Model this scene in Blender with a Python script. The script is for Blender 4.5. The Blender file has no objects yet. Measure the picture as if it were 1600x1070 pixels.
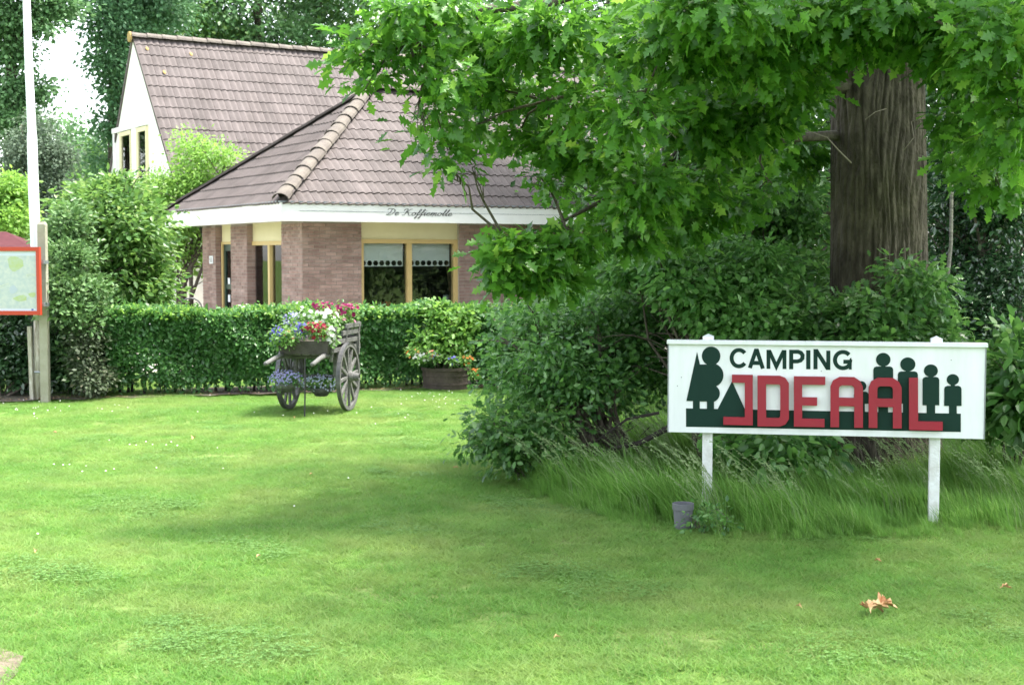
import bpy, math, random
import numpy as np
from mathutils import Matrix, Vector
random.seed(7)
R = math.radians
S = bpy.context.scene
COL = S.collection

# ------------------------------------------------------------------ camera, sky, sun, exposure
CAM_H = 1.75
FPX = 2220.0
cam = bpy.data.objects.new('camera', bpy.data.cameras.new('camera'))
COL.objects.link(cam)
cam.location = (0, 0, CAM_H)
PITCH = math.atan(135 / FPX)
cam.rotation_euler = (R(90) - PITCH, 0, 0)
cam.data.sensor_width = 36
cam.data.lens = 36 * FPX / 1600
cam.data.clip_end = 1500
cam.data.dof.use_dof = True
cam.data.dof.focus_distance = 9.4
cam.data.dof.aperture_fstop = 6.0
S.camera = cam
S.render.resolution_x, S.render.resolution_y = 1024, 684

SUN = Vector((0.38, 0.10, 0.90)).normalized()
world = bpy.data.worlds.new('World'); S.world = world
world.use_nodes = True
wn = world.node_tree.nodes; wl = world.node_tree.links
bg = wn['Background']
sky = wn.new('ShaderNodeTexSky'); sky.sky_type = 'NISHITA'; sky.sun_disc = False
sky.sun_elevation = math.asin(SUN.z); sky.sun_rotation = math.atan2(SUN.x, SUN.y)
sky.air_density = 1.0; sky.dust_density = 1.2; sky.ozone_density = 1.0
hz = wn.new('ShaderNodeHueSaturation'); hz.inputs['Saturation'].default_value = .32      # high thin cloud greys the blue
wl.new(sky.outputs[0], hz.inputs['Color']); wl.new(hz.outputs[0], bg.inputs[0]); bg.inputs[1].default_value = 0.15
sun = bpy.data.objects.new('sun', bpy.data.lights.new('sun', 'SUN'))
COL.objects.link(sun)
sun.data.energy = 2.5; sun.data.angle = R(14); sun.data.color = (1.0, 0.95, 0.86)
sun.rotation_euler = (-SUN).to_track_quat('-Z', 'Y').to_euler()
S.view_settings.view_transform = 'Standard'; S.view_settings.look = 'None'
S.view_settings.gamma = 1; S.view_settings.use_curve_mapping = False
S.view_settings.exposure = 2.4
S.cycles.max_bounces = 8; S.cycles.transparent_max_bounces = 16

def P(px, py, Y):
    """world point seen at photograph pixel (px,py), Y metres ahead"""
    u = (px - 800) / FPX; v = (535 - py) / FPX
    c, s = math.cos(PITCH), math.sin(PITCH)
    d = Vector((u, c + v * s, v * c - s))
    return Vector((0, 0, CAM_H)) + d * (Y / d.y)
def gd(py):                                  # distance of the ground seen at row py
    return CAM_H * FPX / (py - 400)

# ------------------------------------------------------------------ helpers
def setp(o, label=None, cat=None, group=None, kind=None):
    if label: o['label'] = label
    if cat: o['category'] = cat
    if group: o['group'] = group
    if kind: o['kind'] = kind
    return o
def empty(name, loc=(0, 0, 0), rz=0, **k):
    o = bpy.data.objects.new(name, None); COL.objects.link(o)
    o.location = loc; o.rotation_euler = (0, 0, rz); o.empty_display_size = .1
    return setp(o, **k)
def link(name, me, parent=None, world_space=False):
    o = bpy.data.objects.new(name, me); COL.objects.link(o)
    if parent is not None:
        o.parent = parent
        if world_space:
            o.matrix_parent_inverse = wmat(parent).inverted()
    return o
def wmat(o):
    m = o.matrix_basis.copy()
    if o.parent: return wmat(o.parent) @ o.matrix_parent_inverse @ m
    return m
class MB:
    def __init__(s): s.v = []; s.f = []
    def add(s, v, f):
        n = len(s.v); s.v += [tuple(p) for p in v]; s.f += [tuple(i + n for i in q) for q in f]; return s
    def box(s, a, b, M=None):
        (x0, y0, z0), (x1, y1, z1) = a, b
        v = [Vector(p) for p in ((x0,y0,z0),(x1,y0,z0),(x1,y1,z0),(x0,y1,z0),(x0,y0,z1),(x1,y0,z1),(x1,y1,z1),(x0,y1,z1))]
        if M is not None: v = [M @ p for p in v]
        return s.add(v, ((3,2,1,0),(4,5,6,7),(0,1,5,4),(1,2,6,5),(2,3,7,6),(3,0,4,7)))
    def tube(s, pts, rad, n=8, cap=True):
        pts = [Vector(p) for p in pts]
        if not hasattr(rad, '__len__'): rad = [rad] * len(pts)
        base = len(s.v); a = None
        for i, p in enumerate(pts):
            t = (pts[min(i+1, len(pts)-1)] - pts[max(i-1, 0)]).normalized()
            if a is None: a = t.orthogonal().normalized()
            a = (a - t * a.dot(t))
            a = a.normalized() if a.length > 1e-5 else t.orthogonal().normalized()
            b = t.cross(a)
            for k in range(n):
                w = 2 * math.pi * k / n
                s.v.append(tuple(p + (a * math.cos(w) + b * math.sin(w)) * rad[i]))
        for i in range(len(pts) - 1):
            for k in range(n):
                q = base + i*n + k; r = base + i*n + (k+1) % n
                s.f.append((q, r, r + n, q + n))
        if cap:
            s.f.append(tuple(base + k for k in range(n))[::-1])
            s.f.append(tuple(base + (len(pts)-1)*n + k for k in range(n)))
        return s
    def lathe(s, prof, n=24, c=(0,0,0)):
        base = len(s.v)
        for r, z in prof:
            for k in range(n):
                w = 2*math.pi*k/n; s.v.append((c[0]+r*math.cos(w), c[1]+r*math.sin(w), c[2]+z))
        for i in range(len(prof)-1):
            for k in range(n):
                q = base+i*n+k; r = base+i*n+(k+1) % n
                s.f.append((q, r, r+n, q+n))
        return s
    def prism(s, poly, z0, z1, M=None):          # polygon in xy extruded in z
        n = len(poly)
        v = [Vector((p[0], p[1], z0)) for p in poly] + [Vector((p[0], p[1], z1)) for p in poly]
        if M is not None: v = [M @ p for p in v]
        return s.add(v, [tuple(range(n))[::-1], tuple(range(n, 2*n))] + [(i, (i+1) % n, n+(i+1) % n, n+i) for i in range(n)])
    def mesh(s, name, mat, smooth=False, bevel=0):
        me = bpy.data.meshes.new(name); me.from_pydata(s.v, [], s.f); me.materials.append(mat)
        if smooth: me.polygons.foreach_set('use_smooth', [True]*len(me.polygons))
        me.update(); return me
    def obj(s, name, mat, parent=None, smooth=False, bevel=0, ws=False, **k):
        o = link(name, s.mesh(name, mat, smooth), parent, ws)
        if bevel:
            b = o.modifiers.new('bevel', 'BEVEL'); b.width = bevel; b.segments = 2; b.limit_method = 'ANGLE'
        return setp(o, **k)

# ------------------------------------------------------------------ materials
def mat(name, col, rough=.7, noise=None, col2=None, scale=8, bump=0, bscale=60, rnd=0, spec=.5, metal=0, emit=None, stretch=None, detail=6, coords='Object'):
    m = bpy.data.materials.new(name); m.use_nodes = True
    N = m.node_tree.nodes; L = m.node_tree.links; b = N['Principled BSDF']
    b.inputs['Roughness'].default_value = rough; b.inputs['Metallic'].default_value = metal
    b.inputs['Specular IOR Level'].default_value = spec
    b.inputs['Base Color'].default_value = (*col, 1)
    tc = N.new('ShaderNodeTexCoord'); vec = tc.outputs['Object']
    if coords == 'Position': vec = N.new('ShaderNodeNewGeometry').outputs['Position']
    if stretch:
        mp = N.new('ShaderNodeMapping'); mp.inputs['Scale'].default_value = stretch
        L.new(vec, mp.inputs[0]); vec = mp.outputs[0]
    out = None
    if col2 is not None:
        nz = N.new('ShaderNodeTexNoise'); nz.inputs['Scale'].default_value = scale; nz.inputs['Detail'].default_value = detail
        nz.inputs['Roughness'].default_value = .65
        L.new(vec, nz.inputs['Vector'])
        cr = N.new('ShaderNodeValToRGB'); cr.color_ramp.elements[0].position = .35; cr.color_ramp.elements[1].position = .68
        cr.color_ramp.elements[0].color = (*col, 1); cr.color_ramp.elements[1].color = (*col2, 1)
        L.new(nz.outputs[0], cr.inputs[0]); out = cr.outputs[0]
    if rnd:
        oi = N.new('ShaderNodeObjectInfo'); ge = N.new('ShaderNodeNewGeometry')
        ad = N.new('ShaderNodeMath'); ad.operation = 'ADD'; L.new(oi.outputs['Random'], ad.inputs[0]); L.new(ge.outputs['Random Per Island'], ad.inputs[1])
        fr = N.new('ShaderNodeMath'); fr.operation = 'FRACT'; L.new(ad.outputs[0], fr.inputs[0])
        mr = N.new('ShaderNodeMapRange'); mr.inputs[3].default_value = 1 - rnd; mr.inputs[4].default_value = 1 + rnd
        L.new(fr.outputs[0], mr.inputs[0])
        hs = N.new('ShaderNodeHueSaturation'); L.new(mr.outputs[0], hs.inputs['Value'])
        if out: L.new(out, hs.inputs['Color'])
        else: hs.inputs['Color'].default_value = (*col, 1)
        out = hs.outputs[0]
    if out: L.new(out, b.inputs['Base Color'])
    if bump:
        n2 = N.new('ShaderNodeTexNoise'); n2.inputs['Scale'].default_value = bscale; n2.inputs['Detail'].default_value = 5
        L.new(vec, n2.inputs['Vector'])
        bp = N.new('ShaderNodeBump'); bp.inputs['Strength'].default_value = bump; bp.inputs['Distance'].default_value = .02
        L.new(n2.outputs[0], bp.inputs['Height']); L.new(bp.outputs[0], b.inputs['Normal'])
    return m

def leafmat(name, c1, c2, c3=None, trans=.35, rough=.45, spec=.4, patch=None, tcol=None, pscale=.9):
    """leaf: island-random colour between c1 and c2 (a few c3), translucent"""
    if 'leaf' in name or 'needle' in name:
        g_ = lambda c: tuple(min(.5, x*1.3 + .004) for x in c)
        c1, c2 = g_(c1), g_(c2); c3 = g_(c3) if c3 else None
    m = bpy.data.materials.new(name); m.use_nodes = True
    N = m.node_tree.nodes; L = m.node_tree.links; b = N['Principled BSDF']; out = N['Material Output']
    ge = N.new('ShaderNodeNewGeometry'); oi = N.new('ShaderNodeObjectInfo')
    ad = N.new('ShaderNodeMath'); ad.operation = 'ADD'; L.new(oi.outputs['Random'], ad.inputs[0]); L.new(ge.outputs['Random Per Island'], ad.inputs[1])
    fr = N.new('ShaderNodeMath'); fr.operation = 'FRACT'; L.new(ad.outputs[0], fr.inputs[0])
    cr = N.new('ShaderNodeValToRGB'); e = cr.color_ramp.elements
    e[0].position = 0; e[0].color = (*c1, 1); e[1].position = .9; e[1].color = (*c2, 1)
    if c3: q = e.new(1.0); q.color = (*c3, 1)
    L.new(fr.outputs[0], cr.inputs[0]); col = cr.outputs[0]
    if patch:
        nz = N.new('ShaderNodeTexNoise'); nz.inputs['Scale'].default_value = pscale; nz.inputs['Detail'].default_value = 6; nz.inputs['Roughness'].default_value = .7
        L.new(ge.outputs['Position'], nz.inputs['Vector'])
        r2 = N.new('ShaderNodeMapRange'); r2.inputs[1].default_value = .42; r2.inputs[2].default_value = .66
        L.new(nz.outputs[0], r2.inputs[0])
        mx = N.new('ShaderNodeMix'); mx.data_type = 'RGBA'; L.new(r2.outputs[0], mx.inputs[0])
        L.new(col, mx.inputs[6]); mx.inputs[7].default_value = (*patch, 1); col = mx.outputs[2]
        nz2 = N.new('ShaderNodeTexNoise'); nz2.inputs['Scale'].default_value = pscale*4.3; nz2.inputs['Detail'].default_value = 4
        L.new(ge.outputs['Position'], nz2.inputs['Vector'])
        r3 = N.new('ShaderNodeMapRange'); r3.inputs[1].default_value = .3; r3.inputs[2].default_value = .7; r3.inputs[3].default_value = .86; r3.inputs[4].default_value = 1.13
        L.new(nz2.outputs[0], r3.inputs[0])
        hv = N.new('ShaderNodeHueSaturation'); L.new(r3.outputs[0], hv.inputs['Value']); L.new(col, hv.inputs['Color']); col = hv.outputs[0]
    L.new(col, b.inputs['Base Color'])
    b.inputs['Roughness'].default_value = rough; b.inputs['Specular IOR Level'].default_value = spec
    if trans:
        tr = N.new('ShaderNodeBsdfTranslucent')
        h = N.new('ShaderNodeHueSaturation'); h.inputs['Saturation'].default_value = 1.0; h.inputs['Value'].default_value = 1.6
        h.inputs['Hue'].default_value = .485
        L.new(col, h.inputs['Color']); L.new(h.outputs[0], tr.inputs[0])
        ms = N.new('ShaderNodeMixShader'); ms.inputs[0].default_value = trans
        L.new(b.outputs[0], ms.inputs[1]); L.new(tr.outputs[0], ms.inputs[2]); L.new(ms.outputs[0], out.inputs[0])
    return m

# ------------------------------------------------------------------ foliage
T_QUAD = (np.array([(0,0,0),(.3,.5,.06),(0,1,-.08),(-.3,.5,.06)], float), np.array([(0,1,2),(0,2,3)]))
T_OVAL = (np.array([(0,0,0),(.27,.35,.05),(.2,.75,.03),(0,1,-.08),(-.2,.75,.03),(-.27,.35,.05)], float),
          np.array([(0,1,2),(0,2,3),(0,3,4),(0,4,5)]))
def oak_template(full=False):
    half = [(.07,.14),(.2,.24),(.1,.35),(.33,.47),(.15,.58),(.29,.74),(.13,.8)]
    if full: half = [(.05,.1),(.1,.17),(.19,.22),(.17,.29),(.09,.33),(.22,.38),(.33,.46),(.28,.53),(.13,.56),(.2,.64),(.3,.73),(.22,.78),(.12,.79),(.12,.9)]
    rib = [(0, y) for _, y in half]
    v = [(0,0,0)] + [(x, y, .06*(x/.3) - .12*y*y) for x, y in half] + [(0, 1, -.14)] + [(-x, y, .06*(x/.3) - .12*y*y) for x, y in half] + [(0, .3, -.02), (0, .65, -.07)]
    n = len(half); f = []
    tip = n+1; m1, m2 = 2*n+2, 2*n+3
    ring_r = [0] + list(range(1, n+1)) + [tip]
    ring_l = [0] + list(range(tip+1, tip+1+n)) + [tip]
    for ring, sgn in ((ring_r, 1), (ring_l, -1)):
        for a, b in zip(ring[:-1], ring[1:]):
            m = m1 if (v[a][1] + v[b][1]) / 2 < .48 else m2
            f.append((a, b, m) if sgn > 0 else (b, a, m))
        f.append((ring[0], m1, m2) if False else (0, m1, m1))
    f = [t for t in f if len(set(t)) == 3]
    # close between the two midrib points on both sides at the switch vertex
    for ring, sgn in ((ring_r, 1), (ring_l, -1)):
        sw = [a for a, b in zip(ring[:-1], ring[1:]) if (v[a][1]+v[b][1])/2 >= .48][0]
        f.append((sw, m2, m1) if sgn > 0 else (m2, sw, m1))
    f += [(m2, ring_r[-2], tip)] if False else []
    return np.array(v, float), np.array(f)
T_OAK = oak_template(); T_OAKFULL = oak_template(True)
T_BLADE = (np.array([(-.5,0,0),(.5,0,0),(0,1,0)], float), np.array([(0,1,2)]))

def nrm(a): return a / np.maximum(np.linalg.norm(a, axis=1, keepdims=True), 1e-9)
def mesh_np(name, V, F, m, smooth=False):
    me = bpy.data.meshes.new(name)
    me.vertices.add(len(V)); me.vertices.foreach_set('co', np.ascontiguousarray(V, dtype=np.float32).ravel())
    nf = len(F); me.loops.add(nf*3); me.loops.foreach_set('vertex_index', np.ascontiguousarray(F, dtype=np.int32).ravel())
    me.polygons.add(nf); me.polygons.foreach_set('loop_start', np.arange(0, nf*3, 3, dtype=np.int32))
    if smooth: me.polygons.foreach_set('use_smooth', np.ones(nf, dtype=bool))
    me.update(calc_edges=True); me.materials.append(m); return me
def place_leaves(T, pos, d, n, size):
    """pos,d,n (N,3); size (N,) -> V,F"""
    tv, tf = T
    d = nrm(d); n = n - d * np.sum(n*d, 1, keepdims=True); n = nrm(n); x = np.cross(d, n)
    V = (pos[:, None, :] + size[:, None, None] * (tv[None, :, 0:1]*x[:, None, :] + tv[None, :, 1:2]*d[:, None, :] + tv[None, :, 2:3]*n[:, None, :]))
    F = tf[None] + (np.arange(len(pos))*len(tv))[:, None, None]
    return V.reshape(-1, 3), F.reshape(-1, 3)
def leaf_cloud(blobs, n, size, seed, k=7, cr=.12, shell=.45, up=.9, droop=.25, weight=None, zmin=.02):
    """blobs: (cx,cy,cz,rx,ry,rz). returns pos,d,n,size"""
    rg = np.random.default_rng(seed)
    B = np.array([tuple(b) for b in blobs], float)
    w = (B[:, 3]*B[:, 4]*B[:, 5])**(2/3); w = w/w.sum()
    nc = max(1, n//k)
    idx = rg.choice(len(B), nc, p=w)
    u = nrm(rg.normal(size=(nc, 3))); r = rg.random(nc)**shell
    # knobbly outline
    ph = B[idx, 0:1]*3.1
    knob = 1 + .16*np.sin(u[:, 0:1]*5+ph) * np.cos(u[:, 2:3]*6+ph*2) + .12*np.sin(u[:, 1:2]*9+ph)
    C = B[idx, :3] + u * r[:, None] * B[idx, 3:6] * knob
    out = np.repeat(u, k, 0); C = np.repeat(C, k, 0)
    off = rg.normal(size=C.shape) * cr
    off[:, 2] *= .6
    pos = C + off
    keep = pos[:, 2] > zmin
    d = nrm(off) * .8 + out*.35 + rg.normal(size=C.shape)*.35; d[:, 2] -= droop
    nn = rg.normal(size=C.shape)*.55; nn[:, 2] += up; nn += out*.3
    sz = size * rg.uniform(.55, 1.22, len(C))
    return pos[keep], d[keep], nn[keep], sz[keep]
def foliage(name, blobs, n, size, seed, m, T=T_OVAL, parent=None, ws=True, kind='stuff', **k):
    a = leaf_cloud(blobs, n, size, seed, **k)
    V, F = place_leaves(T, *a)
    o = link(name, mesh_np(name, V, F, m), parent, ws)
    if kind: o['kind'] = kind
    return o
def blob(px, py, d, rx, ry, rd=None):
    """ellipsoid of photograph radii rx,ry (pixels) d metres away; rd its depth radius in metres"""
    c = P(px, py, d); s = d/FPX
    return (c.x, c.y, c.z, rx*s, rd if rd else rx*s, ry*s)
def branch_pts(a, b, sag=.1, n=6, jit=.04, rg=random):
    a = Vector(a); b = Vector(b); L = (b-a).length; pts = []
    for i in range(n+1):
        t = i/n; p = a.lerp(b, t); p.z += math.sin(t*math.pi)*sag*L
        if 0 < i < n: p += Vector((rg.uniform(-1, 1), rg.uniform(-1, 1), rg.uniform(-1, 1)))*jit*L
        pts.append(p)
    return pts

M = {}
M['bark'] = mat('bark', (.036, .029, .02), .95, col2=(.105, .09, .064), scale=5, bump=.9, bscale=22, stretch=(2.2, 2.2, 1.1))
M['twig'] = mat('twig bark', (.05, .04, .03), .9, col2=(.14, .12, .09), scale=12, bump=.5, stretch=(3, 3, 1))
M['leaf_oak'] = leafmat('oak leaf', (.026, .10, .010), (.078, .215, .02), (.15, .28, .04), trans=.45, rough=.38, spec=.5)
M['leaf_shrub'] = leafmat('shrub leaf', (.022, .08, .016), (.075, .185, .035), (.15, .25, .10), trans=.42, rough=.4, spec=.55)
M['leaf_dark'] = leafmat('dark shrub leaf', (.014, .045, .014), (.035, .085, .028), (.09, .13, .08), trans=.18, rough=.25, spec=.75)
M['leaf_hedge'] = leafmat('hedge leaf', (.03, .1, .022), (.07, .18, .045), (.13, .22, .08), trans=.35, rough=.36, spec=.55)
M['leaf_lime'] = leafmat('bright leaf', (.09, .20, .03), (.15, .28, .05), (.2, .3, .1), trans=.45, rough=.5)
M['leaf_far'] = leafmat('far tree leaf', (.05, .12, .042), (.095, .19, .075), (.16, .24, .13), trans=.35, rough=.45)
M['leaf_fardark'] = leafmat('far dark leaf', (.035, .10, .04), (.075, .165, .07), None, trans=.25, rough=.5)
M['leaf_brown'] = leafmat('brownish conifer needle', (.035, .055, .025), (.06, .085, .04), (.09, .08, .055), trans=.15, rough=.6)
M['leaf_juniper'] = leafmat('juniper needle', (.045, .105, .03), (.10, .19, .06), (.17, .25, .11), trans=.2, rough=.55)

# ------------------------------------------------------------------ ground
LAWN_A, LAWN_B, LAWN_DRY = (.088, .215, .036), (.15, .30, .06), (.21, .30, .085)
M['ground'] = leafmat('lawn ground', (.07, .15, .025), (.09, .18, .03), None, trans=0, rough=.95, spec=.1, patch=(.16, .2, .07), pscale=.9)
M['grass'] = leafmat('lawn grass', LAWN_A, LAWN_B, (.24, .28, .1), trans=.4, rough=.6, spec=.3, patch=LAWN_DRY, pscale=.8)
M['tallgrass'] = leafmat('tall grass', (.075, .2, .03), (.19, .36, .08), (.34, .43, .2), trans=.5, rough=.5, spec=.3, patch=(.12, .27, .05))
M['seed'] = leafmat('grass seed head', (.16, .26, .10), (.27, .34, .17), None, trans=.3, rough=.7)
g = MB()
ng = 60
xs = np.concatenate([[-400, -150, -60, -30], np.linspace(-16, 16, 65), [30, 60, 150, 400]])
ys = np.concatenate([[-400, -100, -30, -8], np.linspace(0, 30, 61), [45, 80, 200, 600]])
rg = np.random.default_rng(3)
gv = []; gf = []
for j, y in enumerate(ys):
    for i, x in enumerate(xs):
        z = 0.0
        if abs(x) < 15 and 1 < y < 28: z = .012*math.sin(x*1.7+y*.9) + .01*math.sin(y*2.3-x*.8)
        gv.append((x, y, z - .012))
nx = len(xs)
for j in range(len(ys)-1):
    for i in range(nx-1): gf.append((j*nx+i, j*nx+i+1, (j+1)*nx+i+1, (j+1)*nx+i))
g.v, g.f = gv, gf
setp(g.obj('lawn', M['ground'], smooth=True), kind='structure')
M['pave'] = mat('terrace paving', (.3, .27, .24), .9, col2=(.42, .39, .35), scale=3, bump=.3)
M['soil'] = mat('bare soil', (.11, .085, .055), .95, col2=(.22, .18, .13), scale=14, bump=.8, bscale=90)

# grass by geometry-node instances of small tufts
def tuft_mesh(name, n, half, h0, h1, w, m, seed, lean=.35, wind=0, segs=1):
    rg = np.random.default_rng(seed)
    pos = np.column_stack([rg.uniform(-half, half, n), rg.uniform(-half, half, n), np.zeros(n)])
    V = []; F = []
    h = rg.uniform(h0, h1, n); a = rg.uniform(0, 2*np.pi, n); l = rg.normal(0, lean, (n, 2)); l[:, 0] -= wind
    ww = w*rg.uniform(.7, 1.3, n)
    dx = np.cos(a)*ww/2; dy = np.sin(a)*ww/2
    if segs == 1:
        b0 = pos + np.column_stack([-dx, -dy, np.zeros(n)]); b1 = pos + np.column_stack([dx, dy, np.zeros(n)])
        tip = pos + np.column_stack([l[:, 0]*h, l[:, 1]*h, h*.95])
        V = np.stack([b0, b1, tip], 1).reshape(-1, 3); F = np.arange(3*n).reshape(-1, 3)
    else:
        rows = []
        for t, wd in ((0, 1), (.4, .9), (.75, .6), (1, .05)):
            c = pos + np.column_stack([l[:, 0]*h*t*t, l[:, 1]*h*t*t, h*(t - .12*np.abs(l[:, 0])*t*t)])
            rows.append(c + np.column_stack([-dx*wd, -dy*wd, 0*dx])); rows.append(c + np.column_stack([dx*wd, dy*wd, 0*dx]))
        V = np.stack(rows, 1).reshape(-1, 3)
        t = np.array([(0,1,3),(0,3,2),(2,3,5),(2,5,4),(4,5,7),(4,7,6)])
        F = (t[None] + (np.arange(n)*8)[:, None, None]).reshape(-1, 3)
    return mesh_np(name, V, F, m)
def gn_scatter(name, pts, rots, scl, sources, label, cat):
    me = bpy.data.meshes.new(name); me.vertices.add(len(pts)); me.vertices.foreach_set('co', np.asarray(pts, dtype=np.float32).ravel())
    me.attributes.new('rz', 'FLOAT', 'POINT').data.foreach_set('value', np.asarray(rots, dtype=np.float32))
    me.attributes.new('sc', 'FLOAT', 'POINT').data.foreach_set('value', np.asarray(scl, dtype=np.float32))
    me.attributes.new('pick', 'INT', 'POINT').data.foreach_set('value', np.random.default_rng(1).integers(0, len(sources), len(pts)).astype(np.int32))
    o = link(name, me)
    ng = bpy.data.node_groups.new(name, 'GeometryNodeTree')
    ng.interface.new_socket('Geometry', in_out='INPUT', socket_type='NodeSocketGeometry')
    ng.interface.new_socket('Geometry', in_out='OUTPUT', socket_type='NodeSocketGeometry')
    N, L = ng.nodes, ng.links
    gi = N.new('NodeGroupInput'); go = N.new('NodeGroupOutput')
    mp = N.new('GeometryNodeMeshToPoints'); L.new(gi.outputs[0], mp.inputs[0])
    def attr(n, t):
        a = N.new('GeometryNodeInputNamedAttribute'); a.data_type = t; a.inputs[0].default_value = n; return a.outputs[0]
    cx = N.new('ShaderNodeCombineXYZ'); L.new(attr('rz', 'FLOAT'), cx.inputs[2])
    jn = N.new('GeometryNodeJoinGeometry')
    for i, s in enumerate(sources):
        so = bpy.data.objects.new(s.name, s)
        oi = N.new('GeometryNodeObjectInfo'); oi.inputs[0].default_value = so; oi.inputs['As Instance'].default_value = True
        ip = N.new('GeometryNodeInstanceOnPoints'); L.new(mp.outputs[0], ip.inputs['Points'])
        cmp_ = N.new('FunctionNodeCompare'); cmp_.data_type = 'INT'; cmp_.operation = 'EQUAL'
        L.new(attr('pick', 'INT'), cmp_.inputs[2]); cmp_.inputs[3].default_value = i
        L.new(cmp_.outputs[0], ip.inputs['Selection']); L.new(oi.outputs['Geometry'], ip.inputs['Instance'])
        L.new(cx.outputs[0], ip.inputs['Rotation']); L.new(attr('sc', 'FLOAT'), ip.inputs['Scale'])
        L.new(ip.outputs[0], jn.inputs[0])
    L.new(jn.outputs[0], go.inputs[0])
    md = o.modifiers.new('scatter', 'NODES'); md.node_group = ng
    return setp(o, label=label, cat=cat, kind='stuff')

tufts = [tuft_mesh('tuft', 520, .15, .014, .036, .0056, M['grass'], s, 1.3) for s in (1, 2, 3)]
M['clover'] = leafmat('clover', (.08, .19, .035), (.14, .275, .06), (.18, .3, .10), trans=.3, rough=.6)
def clover(seed):
    rg = np.random.default_rng(seed); n = 150
    c = rg.normal(0, .075, (n//3, 2)); pos = np.repeat(np.column_stack([c, rg.uniform(.02, .035, n//3)]), 3, 0)
    a = np.tile([0, 2.09, 4.19], n//3) + np.repeat(rg.uniform(0, 6, n//3), 3)
    d = np.column_stack([np.cos(a), np.sin(a), 0*a + .15]); nn = np.tile([0, 0, 1.], (n, 1)) + rg.normal(0, .2, (n, 3))
    V, F = place_leaves(T_OVAL, pos, d, nn, np.full(n, .013)); me = mesh_np('clover', V, F, M['clover']); return me
tufts += []
pts = []
d = 4.9
while d < 21.5:
    step = .2 if d < 12 else .24
    w = .39*d + .6
    x = -w
    while x < w:
        pts.append((x + random.uniform(-.08, .08), d + random.uniform(-.08, .08), 0))
        x += step
    d += step
pts = np.array(pts)
pts[:, 2] = .012*np.sin(pts[:, 0]*1.7+pts[:, 1]*.9) + .01*np.sin(pts[:, 1]*2.3-pts[:, 0]*.8) - .012
def soilmask(p): return (p[:, 0] + 2.22)*1.0 + (p[:, 1]-5.9)*-.35
keep = ~((pts[:, 0] < -2.02) & (pts[:, 1] < 6.05))
pts = pts[keep]
gn_scatter('grass', pts, np.random.default_rng(5).uniform(0, 6.28, len(pts)), np.random.default_rng(6).uniform(.8, 1.25, len(pts)), tufts,
           'short mown green lawn grass with drier yellowish patches', 'grass')
cl = [p for p in pts if math.sin(p[0]*2.1+1)*math.sin(p[1]*2.7) + .6*math.sin(p[0]*4.7+p[1]*3.3) > .8]
cl = np.array([p + np.array([random.uniform(-.1, .1), random.uniform(-.1, .1), 0]) for p in cl for _ in range(2)])
gn_scatter('clover', cl, np.random.default_rng(8).uniform(0, 6.28, len(cl)), np.random.default_rng(9).uniform(.7, 1.2, len(cl)), [clover(1), clover(2)],
           'low clover and weeds growing in patches among the lawn grass', 'ground cover')

# tall grass round the sign
def in_poly(x, y, poly):
    c = False; n = len(poly)
    for i in range(n):
        x1, y1 = poly[i]; x2, y2 = poly[(i+1) % n]
        if (y1 > y) != (y2 > y) and x < (x2-x1)*(y-y1)/(y2-y1)+x1: c = not c
    return c
def gp(px, py): q = P(px, py, gd(py)); return (q.x, q.y)
tg_poly = [gp(790, 752), gp(860, 790), gp(960, 822), gp(1060, 842), gp(1200, 846), gp(1400, 842), gp(1640, 842), (6.6, 9.6), (6.6, 13.5), (.4, 13.5), gp(820, 730)]
tall = [tuft_mesh('tall_tuft', 46, .1, .1, .38, .0075, M['tallgrass'], 10+s, .3, .38, 2) for s in range(3)]
def seedtuft(seed):
    rg = np.random.default_rng(seed); mb = MB()
    V = []; F = []; n = 5
    for i in range(n):
        x, y = rg.uniform(-.08, .08, 2); h = rg.uniform(.4, .62); l = rg.normal(.5, .16); ly = rg.normal(0, .15)
        p = [Vector((x - l*h*t*t, y + ly*h*t*t, h*(t-.2*l*t*t))) for t in (0, .35, .65, .85, 1)]
        mb.tube(p, [.0016]*4+[.0007], 3, False)
        for q in range(14):
            t = .78 + .25*q/14
            c = Vector((x - l*h*t*t, y + ly*h*t*t, h*(t-.2*l*t*t)))
            e = c + Vector((rg.normal(-.012, .01), rg.normal(0, .01), rg.normal(.004, .008)))
            mb.add([c, e + Vector((0, 0, .003)), e - Vector((.004, 0, .003))], [(0, 1, 2)])
    return mb.mesh('seed_tuft', M['seed'])
pts = []; sc = []
bkt = gp(1067, 829)
for i in range(5200):
    x = random.uniform(-.3, 6.6); y = random.uniform(8.5, 13.5)
    if in_poly(x, y, tg_poly) and not (abs(x-bkt[0]) < .17 and -.5 < y-bkt[1] < .14):
        # shorter towards the mown edge
        e = 1.0 if in_poly(x, y-.6, tg_poly) else .75 if in_poly(x, y-.35, tg_poly) and in_poly(x-.3, y-.1, tg_poly) else .5 if in_poly(x, y-.15, tg_poly) else .28
        pts.append((x, y, 0)); sc.append(random.uniform(.7, 1.1)*e*(.78+.32*math.sin(x*3.1+math.sin(y*2.7)*2)*math.sin(y*3.7+x)))
gn_scatter('tall_grass', pts, [random.uniform(-.5, .5) for _ in pts], sc, tall, 'tall uncut green grass leaning over around the sign posts', 'grass')
pts = []
for i in range(300):
    x = random.uniform(-.2, 6.6); y = random.uniform(8.7, 12.5)
    if in_poly(x, y-.15, tg_poly): pts.append((x, y, 0))
gn_scatter('seeding_grass', pts, [random.uniform(-.5, .6) for _ in pts], [random.uniform(.6, 1.05) for _ in pts], [seedtuft(s) for s in (31, 32, 33)],
           'pale seeding grass stalks leaning left below the sign', 'grass')
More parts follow.
